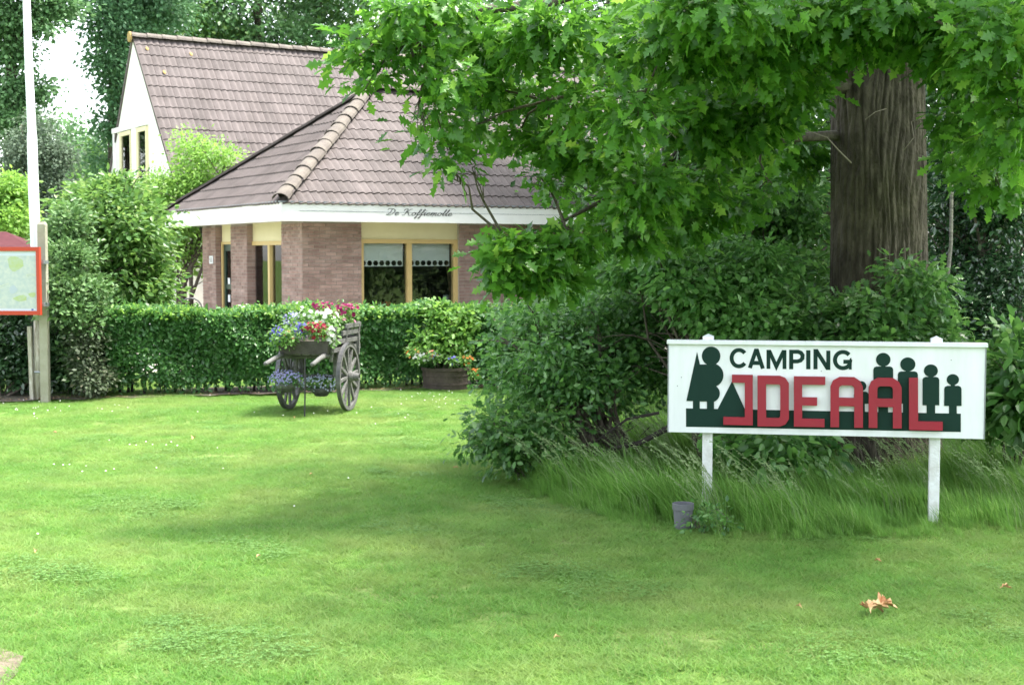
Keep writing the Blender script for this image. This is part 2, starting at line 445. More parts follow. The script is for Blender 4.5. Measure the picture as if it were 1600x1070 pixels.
# meadow behind the oak and beyond the terrace: coarse tufts
M['meadow'] = leafmat('meadow grass', (.09, .2, .03), (.16, .29, .06), None, trans=.4, rough=.6)

# daisies
mb = MB()
M['petal_white'] = mat('white petal', (.8, .8, .76), .6)
dz = [(random.gauss(cx, sx), random.gauss(cy, sy)) for cx, cy, sx, sy, n in
      ((690, 624, 35, 8, 26), (30, 648, 30, 6, 16), (270, 700, 60, 8, 8), (150, 738, 40, 6, 8), (560, 655, 60, 10, 8), (350, 650, 120, 10, 8), (810, 640, 30, 8, 8), (400, 760, 250, 60, 6), (100, 640, 60, 6, 10)) for _ in range(n)]
for px, py in dz:
    if py < 612: continue
    x, y = gp(px, py); r = random.uniform(.005, .009)
    mb.lathe([(r, .04), (r*.6, .045), (.0001, .044)], 6, (x, y, 0))
mb.obj('daisies', M['petal_white'], kind='stuff', label='tiny white daisies sprinkled over the mown lawn', cat='flowers')
# bare soil corner + bed
def sheet(name, poly, z, m, **k):
    mb = MB(); mb.add([(x, y, z) for x, y in poly], [tuple(range(len(poly)))]); return mb.obj(name, m, **k)
sheet('path', [(-6, 3), (-2.3, 3), (-2.16, 4.9), (-2.05, 5.5), (-2.07, 5.85), (-2.13, 6.1), (-2.3, 6.25), (-2.8, 6.3), (-6, 6.3)], .012, M['soil'], kind='structure')
sheet('terrace', [(-7, 20.6), (8, 22.5), (12, 40), (-14, 40), (-12, 24)], .004, M['pave'], kind='structure')

# ------------------------------------------------------------------ buildings
M['white'] = mat('white painted board', (.8, .8, .78), .5, col2=(.74, .74, .71), scale=3, bump=.05)
M['cream'] = mat('cream panel', (.72, .66, .42), .6, col2=(.66, .6, .37), scale=2)
M['yellow'] = mat('yellow window frame', (.6, .44, .19), .5, col2=(.54, .4, .17), scale=4)
M['mortar'] = mat('mortar', (.36, .32, .28), .95, col2=(.3, .26, .23), scale=20, bump=.4)
M['brick'] = mat('red brick', (.27, .17, .145), .9, col2=(.37, .265, .23), scale=4, bump=.5, bscale=120, rnd=.2, coords='Position')
M['tile'] = mat('brown roof tile', (.068, .054, .05), .8, col2=(.11, .09, .086), scale=1.6, bump=.35, bscale=70, rnd=.12, coords='Position')
M['tile_dark'] = mat('dark roof underlay', (.03, .026, .024), .9)
M['tile_lichen'] = mat('lichened ridge tile', (.105, .088, .078), .9, col2=(.175, .152, .125), scale=4, bump=.5, bscale=80, rnd=.12, coords='Position')
M['lichen'] = mat('orange lichen', (.42, .26, .06), .95, col2=(.26, .21, .12), scale=30)
M['zinc'] = mat('zinc gutter', (.28, .3, .33), .4, metal=.6)
M['render'] = mat('white rendered wall', (.8, .79, .75), .85, col2=(.74, .73, .69), scale=2, bump=.1)
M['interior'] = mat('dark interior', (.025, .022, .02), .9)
M['blind'] = mat('pale blue blind', (.82, .88, .87), .9, col2=(.84, .89, .88), scale=5)
M['door_green'] = mat('dark green door', (.01, .035, .025), .35)
M['paper'] = mat('white paper', (.7, .72, .75), .8)
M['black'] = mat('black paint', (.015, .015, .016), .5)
def glassmat():
    m = bpy.data.materials.new('window glass'); m.use_nodes = True
    N = m.node_tree.nodes; L = m.node_tree.links; N.remove(N['Principled BSDF'])
    t = N.new('ShaderNodeBsdfTransparent'); g = N.new('ShaderNodeBsdfGlossy'); g.inputs['Roughness'].default_value = .02
    t.inputs[0].default_value = (.95, .97, .96, 1)
    f = N.new('ShaderNodeFresnel'); f.inputs[0].default_value = 1.45; x = N.new('ShaderNodeMixShader')
    L.new(f.outputs[0], x.inputs[0]); L.new(t.outputs[0], x.inputs[1]); L.new(g.outputs[0], x.inputs[2])
    L.new(x.outputs[0], N['Material Output'].inputs[0]); return m
M['glass'] = glassmat()

def tile_mesh():
    w, l = .294, .38; mb = MB()
    wave = [(0, -.012), (.18, -.0105), (.42, .003), (.68, .0125), (.84, .0115), (.93, -.003)]
    xs_ = [((k_+t)*w/2, z) for k_ in (0, 1) for t, z in wave] + [(w*1.01, -.012)]
    n = len(xs_)-1
    top0 = [(x, 0, z + .031) for x, z in xs_]
    top1 = [(x, l, z + .012) for x, z in xs_]
    bot0 = [(p[0], 0, p[2] - .021) for p in top0]
    v = top0 + top1 + bot0 + top0; f = []; N = n+1      # the front lip has vertices of its own, so its edge stays sharp
    for i in range(n): f.append((i, i+1, N+i+1, N+i))
    for i in range(n): f.append((2*N+i, 2*N+i+1, 3*N+i+1, 3*N+i))
    f.append((0, N, 2*N)); f.append((n, 2*N+n, N+n))
    mb.add(v, f); me = mb.mesh('roof_tile', M['tile'])
    sm = [True]*n + [False]*(n+2); me.polygons.foreach_set('use_smooth', sm); return me
TILE = tile_mesh()
CRS = .345
def proj(p):
    """photograph pixel of a world point"""
    q = p - Vector((0, 0, CAM_H)); c, s = math.cos(PITCH), math.sin(PITCH)
    z = q.y*c - q.z*s; y = q.y*s + q.z*c
    return 800 + FPX*q.x/z, 535 - FPX*y/z, z
def merge(name, me, mats, m, parent, **k):
    n = len(me.vertices); co = np.empty(n*3); me.vertices.foreach_get('co', co); co = co.reshape(-1, 3)
    V = []; F = []
    for i, X in enumerate(mats):
        A = np.array(X); V.append(co @ A[:3, :3].T + A[:3, 3])
        for p in me.polygons: F.append(tuple(v + i*n for v in p.vertices))
    if not V: return
    o = bpy.data.meshes.new(name); o.from_pydata(np.concatenate(V).tolist(), [], F); o.materials.append(m)
    o.polygons.foreach_set('use_smooth', [p.use_smooth for p in me.polygons]*len(mats))
    ob = link(name, o, parent); ob['kind'] = 'stuff'; return setp(ob, **k)
def spread(cands, name, me, m, stuffname, limit=298):
    """cands: (part parent, matrix in parent space, score). biggest ones are objects, the others joined per parent"""
    cands.sort(key=lambda c: -c[2])
    for par, X, s in cands[:limit]:
        o = link(name, me, par); o.matrix_basis = X
    rest = {}
    for par, X, s in cands[limit:]: rest.setdefault(par.name, (par, []))[1].append(X)
    for par, xs in rest.values(): merge(stuffname, me, xs, m, par)
def slope_frame(o, xax, up): # matrix with x along, y up the slope
    x = Vector(xax).normalized(); u = Vector(up).normalized(); n = x.cross(u)
    return Matrix(((x.x, u.x, n.x, o[0]), (x.y, u.y, n.y, o[1]), (x.z, u.z, n.z, o[2]), (0, 0, 0, 1)))

def score(Wm, X, local=(.1, .15, 0), right=900):
    px, py, z = proj((Wm @ X) @ Vector(local))
    vis = -60 < px < right and py > -30
    return (1000 if vis else 0) + 100/max(z, 1)

# ---- cafe pavilion with hipped roof
E = P(440, 316, 23.5); ZE = E.z; ZF = P(440, 345.4, 23.5).z
A31 = R(31)
pav = empty('cafe_pavilion', (E.x, E.y, 0), A31, label='low brick coffee pavilion with hipped brown tile roof and white fascia', cat='building')
PW = wmat(pav); W_ = 6.2; LP = 9.0; OV = .62; TAN = math.tan(R(36.8)); HZ = W_/2*TAN
def plane_local(Wm, axis, const, px):
    """local coordinate along the other axis where the column px meets the vertical plane axis=const"""
    u = (px-800)/FPX
    a = Wm @ (Vector((const, 0, 0)) if axis == 'x' else Vector((0, const, 0)))
    d = Wm.to_3x3() @ (Vector((0, 1, 0)) if axis == 'x' else Vector((1, 0, 0)))
    # (a.x + t d.x) = u (a.y + t d.y)
    return (u*a.y - a.x) / (d.x - u*d.y)
def zat(Wm, lx, ly, py):
    p = Wm @ Vector((lx, ly, 0)); return P(800, py, p.y).z
cosS = math.cos(R(36.8)); sinS = math.sin(R(36.8))
tiles = []
RX0, RX1 = W_/2, LP - W_/2
def slope(name, poly, frame, wid, inside, cands, Wm, parent, right=900):
    o = MB().add(poly, [tuple(range(len(poly)))]).obj(name, M['tile_dark'], parent)
    inv = None
    nrow = 0
    j = 0
    while True:
        s = j*CRS - .05; any_ = False
        if s > 8: break
        for i in range(int(wid/.294)+1):
            cx, cy = i*.294 + .147, s + .17
            if inside(cx, cy):
                X = frame @ Matrix.Translation((i*.294 + random.uniform(-.003, .003), s + random.uniform(-.006, .006), random.uniform(0, .004)))
                cands.append((o, X, score(Wm, X, right=right)))
        j += 1
    return o
SL = (W_/2)/cosS
# front (A), hip end (B), back, right hip
fa = slope_frame((0, 0, ZE), (1, 0, 0), (0, cosS, sinS))
slope('roof_slope', [(0,0,ZE),(LP,0,ZE),(RX1,W_/2,ZE+HZ),(RX0,W_/2,ZE+HZ)], fa, LP,
      lambda x, y: y < SL+.05 and y*cosS < x+.03 and y*cosS < LP-x, tiles, PW, pav)
fb = slope_frame((0, W_, ZE), (0, -1, 0), (cosS, 0, sinS))
slope('roof_slope', [(0,W_,ZE),(0,0,ZE),(RX0,W_/2,ZE+HZ)], fb, W_,
      lambda x, y: y*cosS < min(x, W_-x)+.03, tiles, PW, pav)
MB().add([(LP,W_,ZE),(0,W_,ZE),(RX0,W_/2,ZE+HZ),(RX1,W_/2,ZE+HZ)], [(0,1,2,3)]).obj('roof_slope', M['tile'], pav)
MB().add([(LP,0,ZE),(LP,W_,ZE),(RX1,W_/2,ZE+HZ)], [(0,1,2)]).obj('roof_slope', M['tile'], pav)
spread(tiles, 'roof_tile', TILE, M['tile'], 'tile_field')
# hip and ridge caps
def cap_mesh():
    mb = MB(); n = 7; prof = [(math.cos(math.pi*i/n), math.sin(math.pi*i/n)) for i in range(n+1)]
    v = []
    for y, r, z in ((0, .15, .012), (0, .14, .012), (.07, .145, .010), (.09, .14, .008), (.42, .134, .0)):
        v += [(c*r, y, s*r*.8+z) for c, s in prof]
    f = []
    for j in range(4):
        for i in range(n): f.append((j*(n+1)+i, (j+1)*(n+1)+i, (j+1)*(n+1)+i+1, j*(n+1)+i+1))
    return mb.add(v, f).mesh('hip_tile', M['tile_lichen'])
CAP = cap_mesh()
def caps(a, b, parent, name, zoff=.03, drop=0):
    a = Vector(a); b = Vector(b); L = (b-a).length; d = (b-a)/L
    x = d.cross(Vector((0, 0, 1))).normalized(); nz = x.cross(d)
    n = int(L/.36)
    for i in range(n+1):
        p = a + d*(i*L/(n+.2)) + nz*(zoff + random.uniform(-.004, .006))
        o = link(name, CAP, parent)
        o.matrix_basis = Matrix(((x.x, d.x, nz.x, p.x), (x.y, d.y, nz.y, p.y), (x.z, d.z, nz.z, p.z), (0,0,0,1))) @ Matrix.Rotation(random.uniform(-.04, .04), 4, 'Z')
caps((-.02, -.02, ZE), (RX0, W_/2, ZE+HZ), pav, 'hip_tile')
caps((LP+.02, -.02, ZE), (RX1, W_/2, ZE+HZ), pav, 'hip_tile')
caps((RX0, W_/2, ZE+HZ), (RX1, W_/2, ZE+HZ), pav, 'ridge_tile')
# far-left hip: flat verge boards, a black strip painting in the shade beneath
mb = MB(); a = Vector((0, W_, ZE)); b = Vector((RX0, W_/2, ZE+HZ)); d = (b-a).normalized(); x = d.cross(Vector((0,0,1))).normalized(); nz = x.cross(d)
Mx = Matrix(((x.x, d.x, nz.x, a.x), (x.y, d.y, nz.y, a.y), (x.z, d.z, nz.z, a.z), (0,0,0,1)))
for i in range(12):
    l0 = i*(b-a).length/12
    hb = MB().box((-.11, l0, .035+.004*(i % 2)), (.1, l0+(b-a).length/12*1.04, .075+.004*(i % 2)), Mx)
    hb.obj('hip_board', M['tile'], pav)
mb.box((-.12, .05, -.04), (-.02, (b-a).length, .03), Mx); mb.obj('hip_shade_strip', M['black'], pav)
# fascia boards + gutter + soffit
fz0, fz1 = ZF, ZE + .0
fas = MB(); fas.box((-.02, -.03, fz0), (LP+.02, .0, fz1)); F1 = fas.obj('fascia', M['white'], pav, bevel=.004)
MB().box((-.03, -.0, fz0), (.0, W_, fz1)).obj('fascia', M['white'], pav, bevel=.004)
MB().box((LP, .0, fz0), (LP+.03, W_, fz1)).obj('fascia', M['white'], pav)
MB().box((-.04, -.045, fz1-.004), (LP+.03, -.002, fz1+.022)).box((-.045, -.002, fz1-.004), (-.002, W_, fz1+.022)).obj('gutter_trim', M['zinc'], pav)
MB().box((0, 0, fz0+.03), (LP, OV+.45, fz0+.05)).box((0, OV+.45, fz0+.03), (OV+.45, W_, fz0+.05)).obj('soffit', M['white'], pav)
# thin panel joint line along the fascia
MB().box((.3, -.034, fz0+.17), (LP-.2, -.03, fz0+.176)).obj('fascia_groove', M['zinc'], pav)

# lettering "De Koffiemolle": thin script strokes
def ribbon(mb, pts, w, z0, z1, Mx=None, closed=False):
    """flat extruded stroke through 2D pts; w scalar or list"""
    n = len(pts); ws = w if hasattr(w, '__len__') else [w]*n
    Lp, Rp = [], []
    for i in range(n):
        a = Vector(pts[i-1] if (i > 0 or closed) else pts[i]); b = Vector(pts[(i+1) % n] if (i < n-1 or closed) else pts[i]); p = Vector(pts[i])
        d1 = (p-a).normalized() if (p-a).length > 1e-9 else None; d2 = (b-p).normalized() if (b-p).length > 1e-9 else None
        d1 = d1 or d2; d2 = d2 or d1
        t = (d1+d2).normalized() if (d1+d2).length > 1e-6 else d1
        nn = Vector((-t.y, t.x)); c = max(nn.dot(Vector((-d1.y, d1.x))), .35)
        Lp.append(p + nn*ws[i]/2/c); Rp.append(p - nn*ws[i]/2/c)
    m = n if closed else n-1
    for i in range(m):
        j = (i+1) % n
        q = [Lp[i], Lp[j], Rp[j], Rp[i]]
        v = [Vector((p.x, p.y, z0)) for p in q] + [Vector((p.x, p.y, z1)) for p in q]
        if Mx is not None: v = [Mx @ p for p in v]
        f = [(3,2,1,0),(4,5,6,7),(0,1,5,4),(2,3,7,6)]
        if not closed and i == 0: f.append((3,0,4,7))
        if not closed and i == n-2: f.append((1,2,6,5))
        mb.add(v, f)
SC = {  # letter strokes in an em of x-height 1, slanted later; each stroke list of points
 'D': (1.9, [[(.0,1.7),(.1,2.05),(.6,2.15),(1.2,2.0),(1.65,1.5),(1.6,.8),(1.1,.15),(.5,0),(.15,.2),(.5,.35),(.8,.9),(.85,2.0)]]),
 'K': (2.0, [[(.0,1.5),(.1,1.95),(.5,2.1),(.75,1.95),(.6,1.2),(.5,.3),(.2,0),(-.1,.15)], [(1.7,2.1),(1.3,1.95),(.9,1.3),(.6,1.1)], [(.9,1.2),(1.2,.6),(1.5,.05),(1.9,.1)]]),
 'e': (1.0, [[(.0,.4),(.5,.55),(.7,.85),(.5,1.0),(.2,.75),(.15,.3),(.4,0),(.75,.15),(1.0,.45)]]),
 'o': (1.05, [[(.5,1.0),(.2,.8),(.1,.4),(.25,.05),(.55,.0),(.8,.35),(.8,.8),(.5,1.0),(.7,.8),(1.05,.85)]]),
 'f': (.85, [[(-.1,.3),(.4,.8),(.75,1.6),(.75,2.05),(.55,2.1),(.45,1.6),(.35,.6),(.3,-.6),(.15,-1.0),(.0,-.9),(.1,-.5),(.45,.1),(.85,.5)]]),
 'i': (.6, [[(.0,.4),(.3,1.0),(.2,.3),(.3,0),(.6,.4)], [(.36,1.45),(.4,1.55)]]),
 'm': (1.6, [[(.0,.4),(.25,1.0),(.2,.5),(.15,0),(.3,.6),(.6,1.0),(.7,.8),(.6,0),(.8,.6),(1.1,1.0),(1.2,.8),(1.1,.2),(1.25,0),(1.6,.4)]]),
 'l': (.7, [[(.0,.4),(.4,1.2),(.6,1.9),(.5,2.1),(.35,1.7),(.25,.5),(.35,0),(.7,.4)]]),
 ' ': (.8, [])}
sx0 = plane_local(PW, 'y', -.03, 603); sx1 = plane_local(PW, 'y', -.03, 706)
word = 'De Koffiemolle'; tot = sum(SC[c][0] for c in word)
k = (sx1-sx0)/tot; xh = .052; zb = ZF + .125; cx = sx0
for c in word:
    wd, strokes = SC[c]
    if strokes:
        mb = MB()
        for st in strokes:
            # smooth
            fine = []
            for i in range(len(st)-1):
                p0 = st[max(i-1,0)]; p1 = st[i]; p2 = st[i+1]; p3 = st[min(i+2, len(st)-1)]
                for t in (0, .34, .67):
                    fine.append(tuple(.5*((2*p1[q]) + (-p0[q]+p2[q])*t + (2*p0[q]-5*p1[q]+4*p2[q]-p3[q])*t*t + (-p0[q]+3*p1[q]-3*p2[q]+p3[q])*t**3) for q in (0, 1)))
            fine.append(st[-1])
            pp = [(cx + x*k + y*xh*.55, zb + y*xh) for x, y in fine]
            ws = []
            for i in range(len(pp)):
                a = pp[max(i-1,0)]; b = pp[min(i+1, len(pp)-1)]
                ws.append(.006 + .013*min(1, abs(b[1]-a[1])/(abs(b[0]-a[0])+abs(b[1]-a[1])+1e-6))**2)
            ribbon(mb, pp, ws, 0, .004, Matrix(((1,0,0,0),(0,0,-1,-.031),(0,1,0,0),(0,0,0,1))))
        mb.obj('letter', M['black'], pav)
    cx += wd*k

# walls
ZW = ZF + .03
BR = (.21, .10, .05); HB = .0625
def brick_mesh(L_=.2, nm='brick'):
    mb = MB(); b = .003
    v = [(0,0,0),(L_,0,0),(L_,0,.051),(0,0,.051),(0,.02,0),(L_,.02,0),(L_,.02,.051),(0,.02,.051)]
    mb.add(v, [(0,1,2,3),(4,7,6,5)[::-1] if False else (1,5,6,2),(0,3,7,4),(3,2,6,7),(0,4,5,1)])
    return mb.mesh(nm, M['brick'])
BRK = brick_mesh(); BRH = brick_mesh(.095, 'half_brick')
bricks = []; halves = []
def wall(x0, x1, y0, y1, parent, faces, base=0, name='brick_wall'):
    """brick clad pier: box core in mortar; faces: list of (origin, dir, normal-out, length)"""
    o = MB().box((x0, y0, base), (x1, y1, ZW)).obj(name, M['mortar'], parent)
    for (ox, oy), (dx, dy), L_ in faces:
        nxo, nyo = dy, -dx              # outward normal: right of direction
        fr = Matrix(((dx, -nxo, 0, ox + nxo*.008), (dy, -nyo, 0, oy + nyo*.008), (0, 0, 1, 0), (0, 0, 0, 1)))
        rows = int(ZW/HB)
        for r_ in range(rows):
            z = r_*HB + .006
            off = (r_ % 2)*.105
            xx = -off
            while xx < L_ - .02:
                a = max(xx, 0); b = min(xx+.2, L_)
                sc = (b-a)/.2
                if sc > .12:
                    X = fr @ Matrix.Translation((a, random.uniform(-.002, .002), z)) @ Matrix.Diagonal((sc, 1, 1, 1))
                    s = score(PW, X, (.1, 0, .02), 840)
                    px, py, zz = proj(PW @ X @ Vector((.1, 0, .02)))
                    if py > 482: s -= 900
                    bricks.append((o, X, s + random.random()))
                xx += .21
    return o
pl = lambda px, c=OV: plane_local(PW, 'y', c, px)      # along A
plB = lambda px, c=OV: plane_local(PW, 'x', c, px)     # along B
a0 = OV; a1 = pl(565); a2 = pl(718); a3 = pl(914); a4 = a3 + 1.6
yb1 = plB(441)                                          # corner pier length on B
# front wall A
wall(a0, a1, OV, OV+.3, pav, [((a0, OV), (1, 0), a1-a0)])
bricks_corner = wall(OV, OV+.3, OV+.3, yb1, pav, [((OV, yb1), (0, -1), yb1-OV-.008)])
wall(a2, a3, OV, OV+.3, pav, [((a2, OV), (1, 0), a3-a2)])
wall(a4, LP-OV, OV, OV+.3, pav, [])
MB().box((a1, OV+.03, 0), (a2, OV+.27, .62)).box((a3, OV+.03, 0), (a4, OV+.27, .62)).obj('brick_wall', M['brick'], pav)
MB().box((LP-OV-.3, OV+.3, 0), (LP-OV, W_-OV, ZW)).box((OV, W_-OV-.3, 0), (LP-OV-.3, W_-OV, ZW)).obj('brick_wall', M['brick'], pav)
# B side piers
p1a, p1b = plB(387), plB(362)
wall(OV, OV+.35, p1a, p1b, pav, [((OV, p1b), (0, -1), p1b-p1a), ((OV, p1a), (1, 0), .35)])
p2a, p2b = plB(338), min(plB(318), W_-.3)
wall(OV, OV+.35, p2a, p2b, pav, [((OV, p2b), (0, -1), p2b-p2a), ((OV, p2a), (1, 0), .35)])
wall(OV+.8, OV+1.2, p2b, p2b+.8, pav, [((OV+.8, p2b+.8), (0, -1), .8)])
spread(bricks, 'brick', BRK, M['brick'], 'brickwork')
# windows
def window(parent, fr, w, z0, z1, npan, name='window', panel=None, blind=True, fw=.075, depth=.12, split=None):
    """fr: matrix, x along the wall, y inward, z up, origin at left"""
    m = MB()
    m.box((0, 0, z0), (fw, depth, z1), fr).box((w-fw, 0, z0), (w, depth, z1), fr).box((fw, 0, z1-fw), (w-fw, depth, z1), fr).box((fw, -.03, z0), (w-fw, depth, z0+fw), fr)
    cuts = split or [w*i/npan for i in range(1, npan)]
    for c in cuts: m.box((c-fw*.6, .004, z0+fw), (c+fw*.6, depth-.01, z1-fw), fr)
    wo = m.obj(name, M['yellow'], parent)
    es = [fw] + [q for c in cuts for q in (c-fw*.6, c+fw*.6)] + [w-fw]
    for i in range(0, len(es), 2):
        MB().box((es[i], depth*.5, z0+fw), (es[i+1], depth*.5+.006, z1-fw), fr).obj('pane', M['glass'], wo)
        if blind:
            l0, l1 = es[i]+.015, es[i+1]-.012; zt = z1-fw-.004; zbm = zt - .30
            b = MB().box((l0, depth+.05, zbm), (l1, depth+.056, zt), fr)
            n = max(2, int(round((l1-l0)/.115))); s = (l1-l0)/n; zb2 = zbm-.09
            for q in range(n+1):        # lace: posts between round holes
                c = l0+q*s
                for e0, e1, hw in ((0, .012, .030), (.012, .03, .018), (.03, .06, .009), (.06, .078, .018), (.078, .09, .03)):
                    b.box((max(l0, c-hw), depth+.051, zbm-e1), (min(l1, c+hw), depth+.055, zbm-e0), fr)
            b.box((l0, depth+.05, zb2-.012), (l1, depth+.056, zb2), fr)
            b.obj('blind', M['blind'], wo)
    if panel:
        MB().box((0, .02, z1), (w, depth-.02, panel), fr).obj('upper_panel', M['cream'], parent)
    return wo
frA = Matrix.Translation((a1, OV+.06, 0))
ztop = zat(PW, (a1+a2)/2, OV, 374)
window(pav, frA, a2-a1, .65, ztop, 2, panel=ZW)
frA2 = Matrix.Translation((a3, OV+.06, 0))
window(pav, frA2, a4-a3, .65, ztop, 2, panel=ZW)
# B window (recessed)
q0 = plB(390, OV+.09); q1 = yb1
frB = Matrix(((0, 1, 0, OV+.09), (-1, 0, 0, q0), (0, 0, 1, 0), (0, 0, 0, 1)))
sp = q0 - plB(420, OV+.09)
window(pav, frB, q0-q1+.1, .35, zat(PW, OV, q0-.5, 377), 2, panel=ZW, split=[sp])
# B door
dd0 = plB(346.5, OV+.1); dd1 = p1b
frD = Matrix(((0, 1, 0, OV+.1), (-1, 0, 0, dd0), (0, 0, 1, 0), (0, 0, 0, 1)))
dw = dd0-dd1+.02; dz1 = zat(PW, OV, dd0, 378)
MB().box((0, 0, 0), (.07, .1, dz1), frD).box((.07, 0, dz1-.05), (dw, .1, dz1), frD).obj('door_frame', M['yellow'], pav)
door = MB().box((.07, .03, .02), (.17, .08, dz1-.05), frD).box((dw-.12, .03, .02), (dw, .08, dz1-.05), frD).box((.17, .03, dz1-.18), (dw-.12, .08, dz1-.05), frD).box((.17, .03, .02), (dw-.12, .08, .25), frD).box((.17, .035, 1.1), (dw-.12, .075, 1.2), frD).obj('door', M['door_green'], pav)
MB().box((.17, .05, .25), (dw-.12, .056, 1.1), frD).box((.17, .05, 1.2), (dw-.12, .056, dz1-.18), frD).obj('pane', M['glass'], door)
MB().box((dw-.16, -.02, 1.0), (dw-.1, .03, 1.03), frD).obj('handle', M['zinc'], door)
for zz, hh in ((1.12, .2), (.85, .14)): MB().box((.24, .044, zz), (.36, .048, zz+hh), frD).obj('notice', M['paper'], door)
MB().box((0, .02, dz1), (dw, .1, ZW), frD).obj('upper_panel', M['cream'], pav)
# interior: dark floor, back partition, ceiling
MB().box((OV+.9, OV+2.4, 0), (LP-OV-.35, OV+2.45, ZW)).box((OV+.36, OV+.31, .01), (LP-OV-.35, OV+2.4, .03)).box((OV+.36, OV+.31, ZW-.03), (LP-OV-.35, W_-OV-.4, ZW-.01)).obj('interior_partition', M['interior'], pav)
# house number plate
numx = plB(332)
nb = MB(); frN = Matrix(((0, 1, 0, OV-.012), (-1, 0, 0, numx), (0, 0, 1, zat(PW, OV, numx, 412)), (0, 0, 0, 1)))
npl = nb.box((-.11, -.01, 0), (.11, .0, .155), frN).obj('house_number_plate', M['paper'], pav, bevel=.004)
mb = MB()
for ox in (-.045, .035):
    ribbon(mb, [(ox-.015,.04),(ox+.02,.04),(ox+.02,.075),(ox-.015,.075),(ox-.015,.11),(ox+.02,.11)], .012, .001, .003, frN @ Matrix(((1,0,0,0),(0,0,-1,-.01),(0,1,0,0),(0,0,0,1))))
mb.obj('digit', M['black'], npl)
# curtain inside the right pane
cu0 = pl(697, OV+.4)
mb = MB()
for i in range(7):
    x = cu0 + .02 + i*.028
    mb.tube([(x, OV+.42, 1.95), (x+.02, OV+.43, 1.5), (x+.07, OV+.42, 1.1), (x+.02, OV+.42, .7)], [.013, .014, .009, .016], 6)
mb.obj('curtain', mat('patterned curtain', (.2, .14, .07), .9, col2=(.08, .09, .04), scale=25), pav)

# things on the sill: table lamp and red flowers
def lampobj(px, py, lift, label, col, rtop=.05, rbot=.085, h=.15, plane='A'):
    t = pl(px, OV+.5) if plane == 'A' else None
    p = PW @ (Vector((t, OV+.5, 0)) if plane == 'A' else Vector((OV+.55, plB(px, OV+.55), 0)))
    ztop_ = P(px, py, p.y).z
    r_ = empty('table_lamp', (p.x, p.y, ztop_-h-.2), label=label, cat='lamp')
    MB().lathe([(rbot, 0), (rtop, h), (rtop-.004, h), (rbot-.004, 0)], 20, (0, 0, .2)).obj('lamp_shade', col, r_, smooth=True)
    MB().lathe([(.05, 0), (.045, .02), (.012, .05), (.02, .12), (.01, .2), (.01, .3)], 12).obj('lamp_base', M['zinc'], r_, smooth=True)
    # sill table under the lamp
    return r_, p
M['shade'] = mat('blue grey lamp shade', (.38, .46, .48), .8)
l1, pA = lampobj(697, 461, 0, 'blue grey table lamp behind the front window right pane', M['shade'])
l2, pB = lampobj(410, 460, 0, 'pale table lamp behind the side window left pane', mat('pale lamp shade', (.6, .6, .57), .8), .035, .09, .17, 'B')
MB().box((a1+.1, OV+.35, 0), (a2-.1, OV+.75, l1.location.z)).obj('window_table', mat('dark wood', (.06, .035, .02), .5), None, label='dark wooden table inside behind the wide front window', cat='table')
bpy.data.objects['window_table'].matrix_basis = PW
MB().box((OV+.4, q1+.05, 0), (OV+.75, q0-.05, l2.location.z)).obj('window_table', bpy.data.materials['dark wood'], None, label='dark wooden table inside behind the narrow side window', cat='table')
bpy.data.objects['window_table.001'].matrix_basis = PW
M['red_petal'] = mat('red petal', (.6, .05, .02), .6)
for px, lb in ((604, 'red flowering pot plant inside the left pane of the wide window'), (686, 'red flowering pot plant inside beside the blue grey lamp')):
    t = pl(px, OV+.45); p = PW @ Vector((t, OV+.45, 0)); z0 = l1.location.z
    r_ = empty('pot_plant', (p.x, p.y, z0), label=lb, cat='plant')
    MB().lathe([(.04, 0), (.055, .09), (.05, .09), (.04, .07)], 14).obj('flower_pot', mat('clay pot', (.3, .13, .07), .8) if 'clay pot' not in bpy.data.materials else bpy.data.materials['clay pot'], r_, smooth=True)
    foliage('leaves', [(0, 0, .14, .06, .06, .05)], 60, .045, 5, M['leaf_shrub'], parent=r_, ws=False, cr=.02, kind=None)
    foliage('blossoms', [(0, 0, .2, .07, .07, .035)], 70, .04, 6, M['red_petal'], parent=r_, ws=False, cr=.015, kind=None)

# ---- main house with steep gabled roof
DM = 34.0
G = P(207.5, 59, DM); ZR = G.z
house = empty('house', (G.x, G.y, 0), A31, label='tall white gabled house with steep brown tiled roof', cat='house')
HW = wmat(house); LH = 17.0; TF, TB = 1.177, 1.42; ZEV = 2.55
pf, pb = (ZR-ZEV)/TF, (ZR-ZEV)/TB
af, ab = math.atan(TF), math.atan(TB)
ht = []
ff = slope_frame((0, -pf, ZEV), (1, 0, 0), (0, math.cos(af), math.sin(af)))
slope('roof_slope', [(0,-pf,ZEV),(LH,-pf,ZEV),(LH,0,ZR),(0,0,ZR)], ff, LH, lambda x, y: y < pf/math.cos(af)-.02 and x > 0, ht, HW, house, right=640)
spread(ht, 'roof_tile', TILE, M['tile'], 'tile_field')
MB().add([(LH,pb,ZEV),(0,pb,ZEV),(0,0,ZR),(LH,0,ZR)], [(0,1,2,3)]).obj('roof_slope', M['tile'], house)
n = 46
for i in range(n):
    o = link('ridge_tile', CAP, house)
    o.matrix_basis = Matrix.Translation((i*LH/n - .06, 0, ZR+.0 + random.uniform(0, .008))) @ Matrix.Rotation(-math.pi/2, 4, 'Z') @ Matrix.Diagonal((1, .98, 1, 1))
MB().lathe([(.125, -.02), (.125, .03), (.0001, .035)], 14).obj('ridge_end', M['lichen'], house).matrix_basis = Matrix.Translation((-.07, 0, ZR+.01)) @ Matrix.Rotation(R(-90), 4, 'Y')
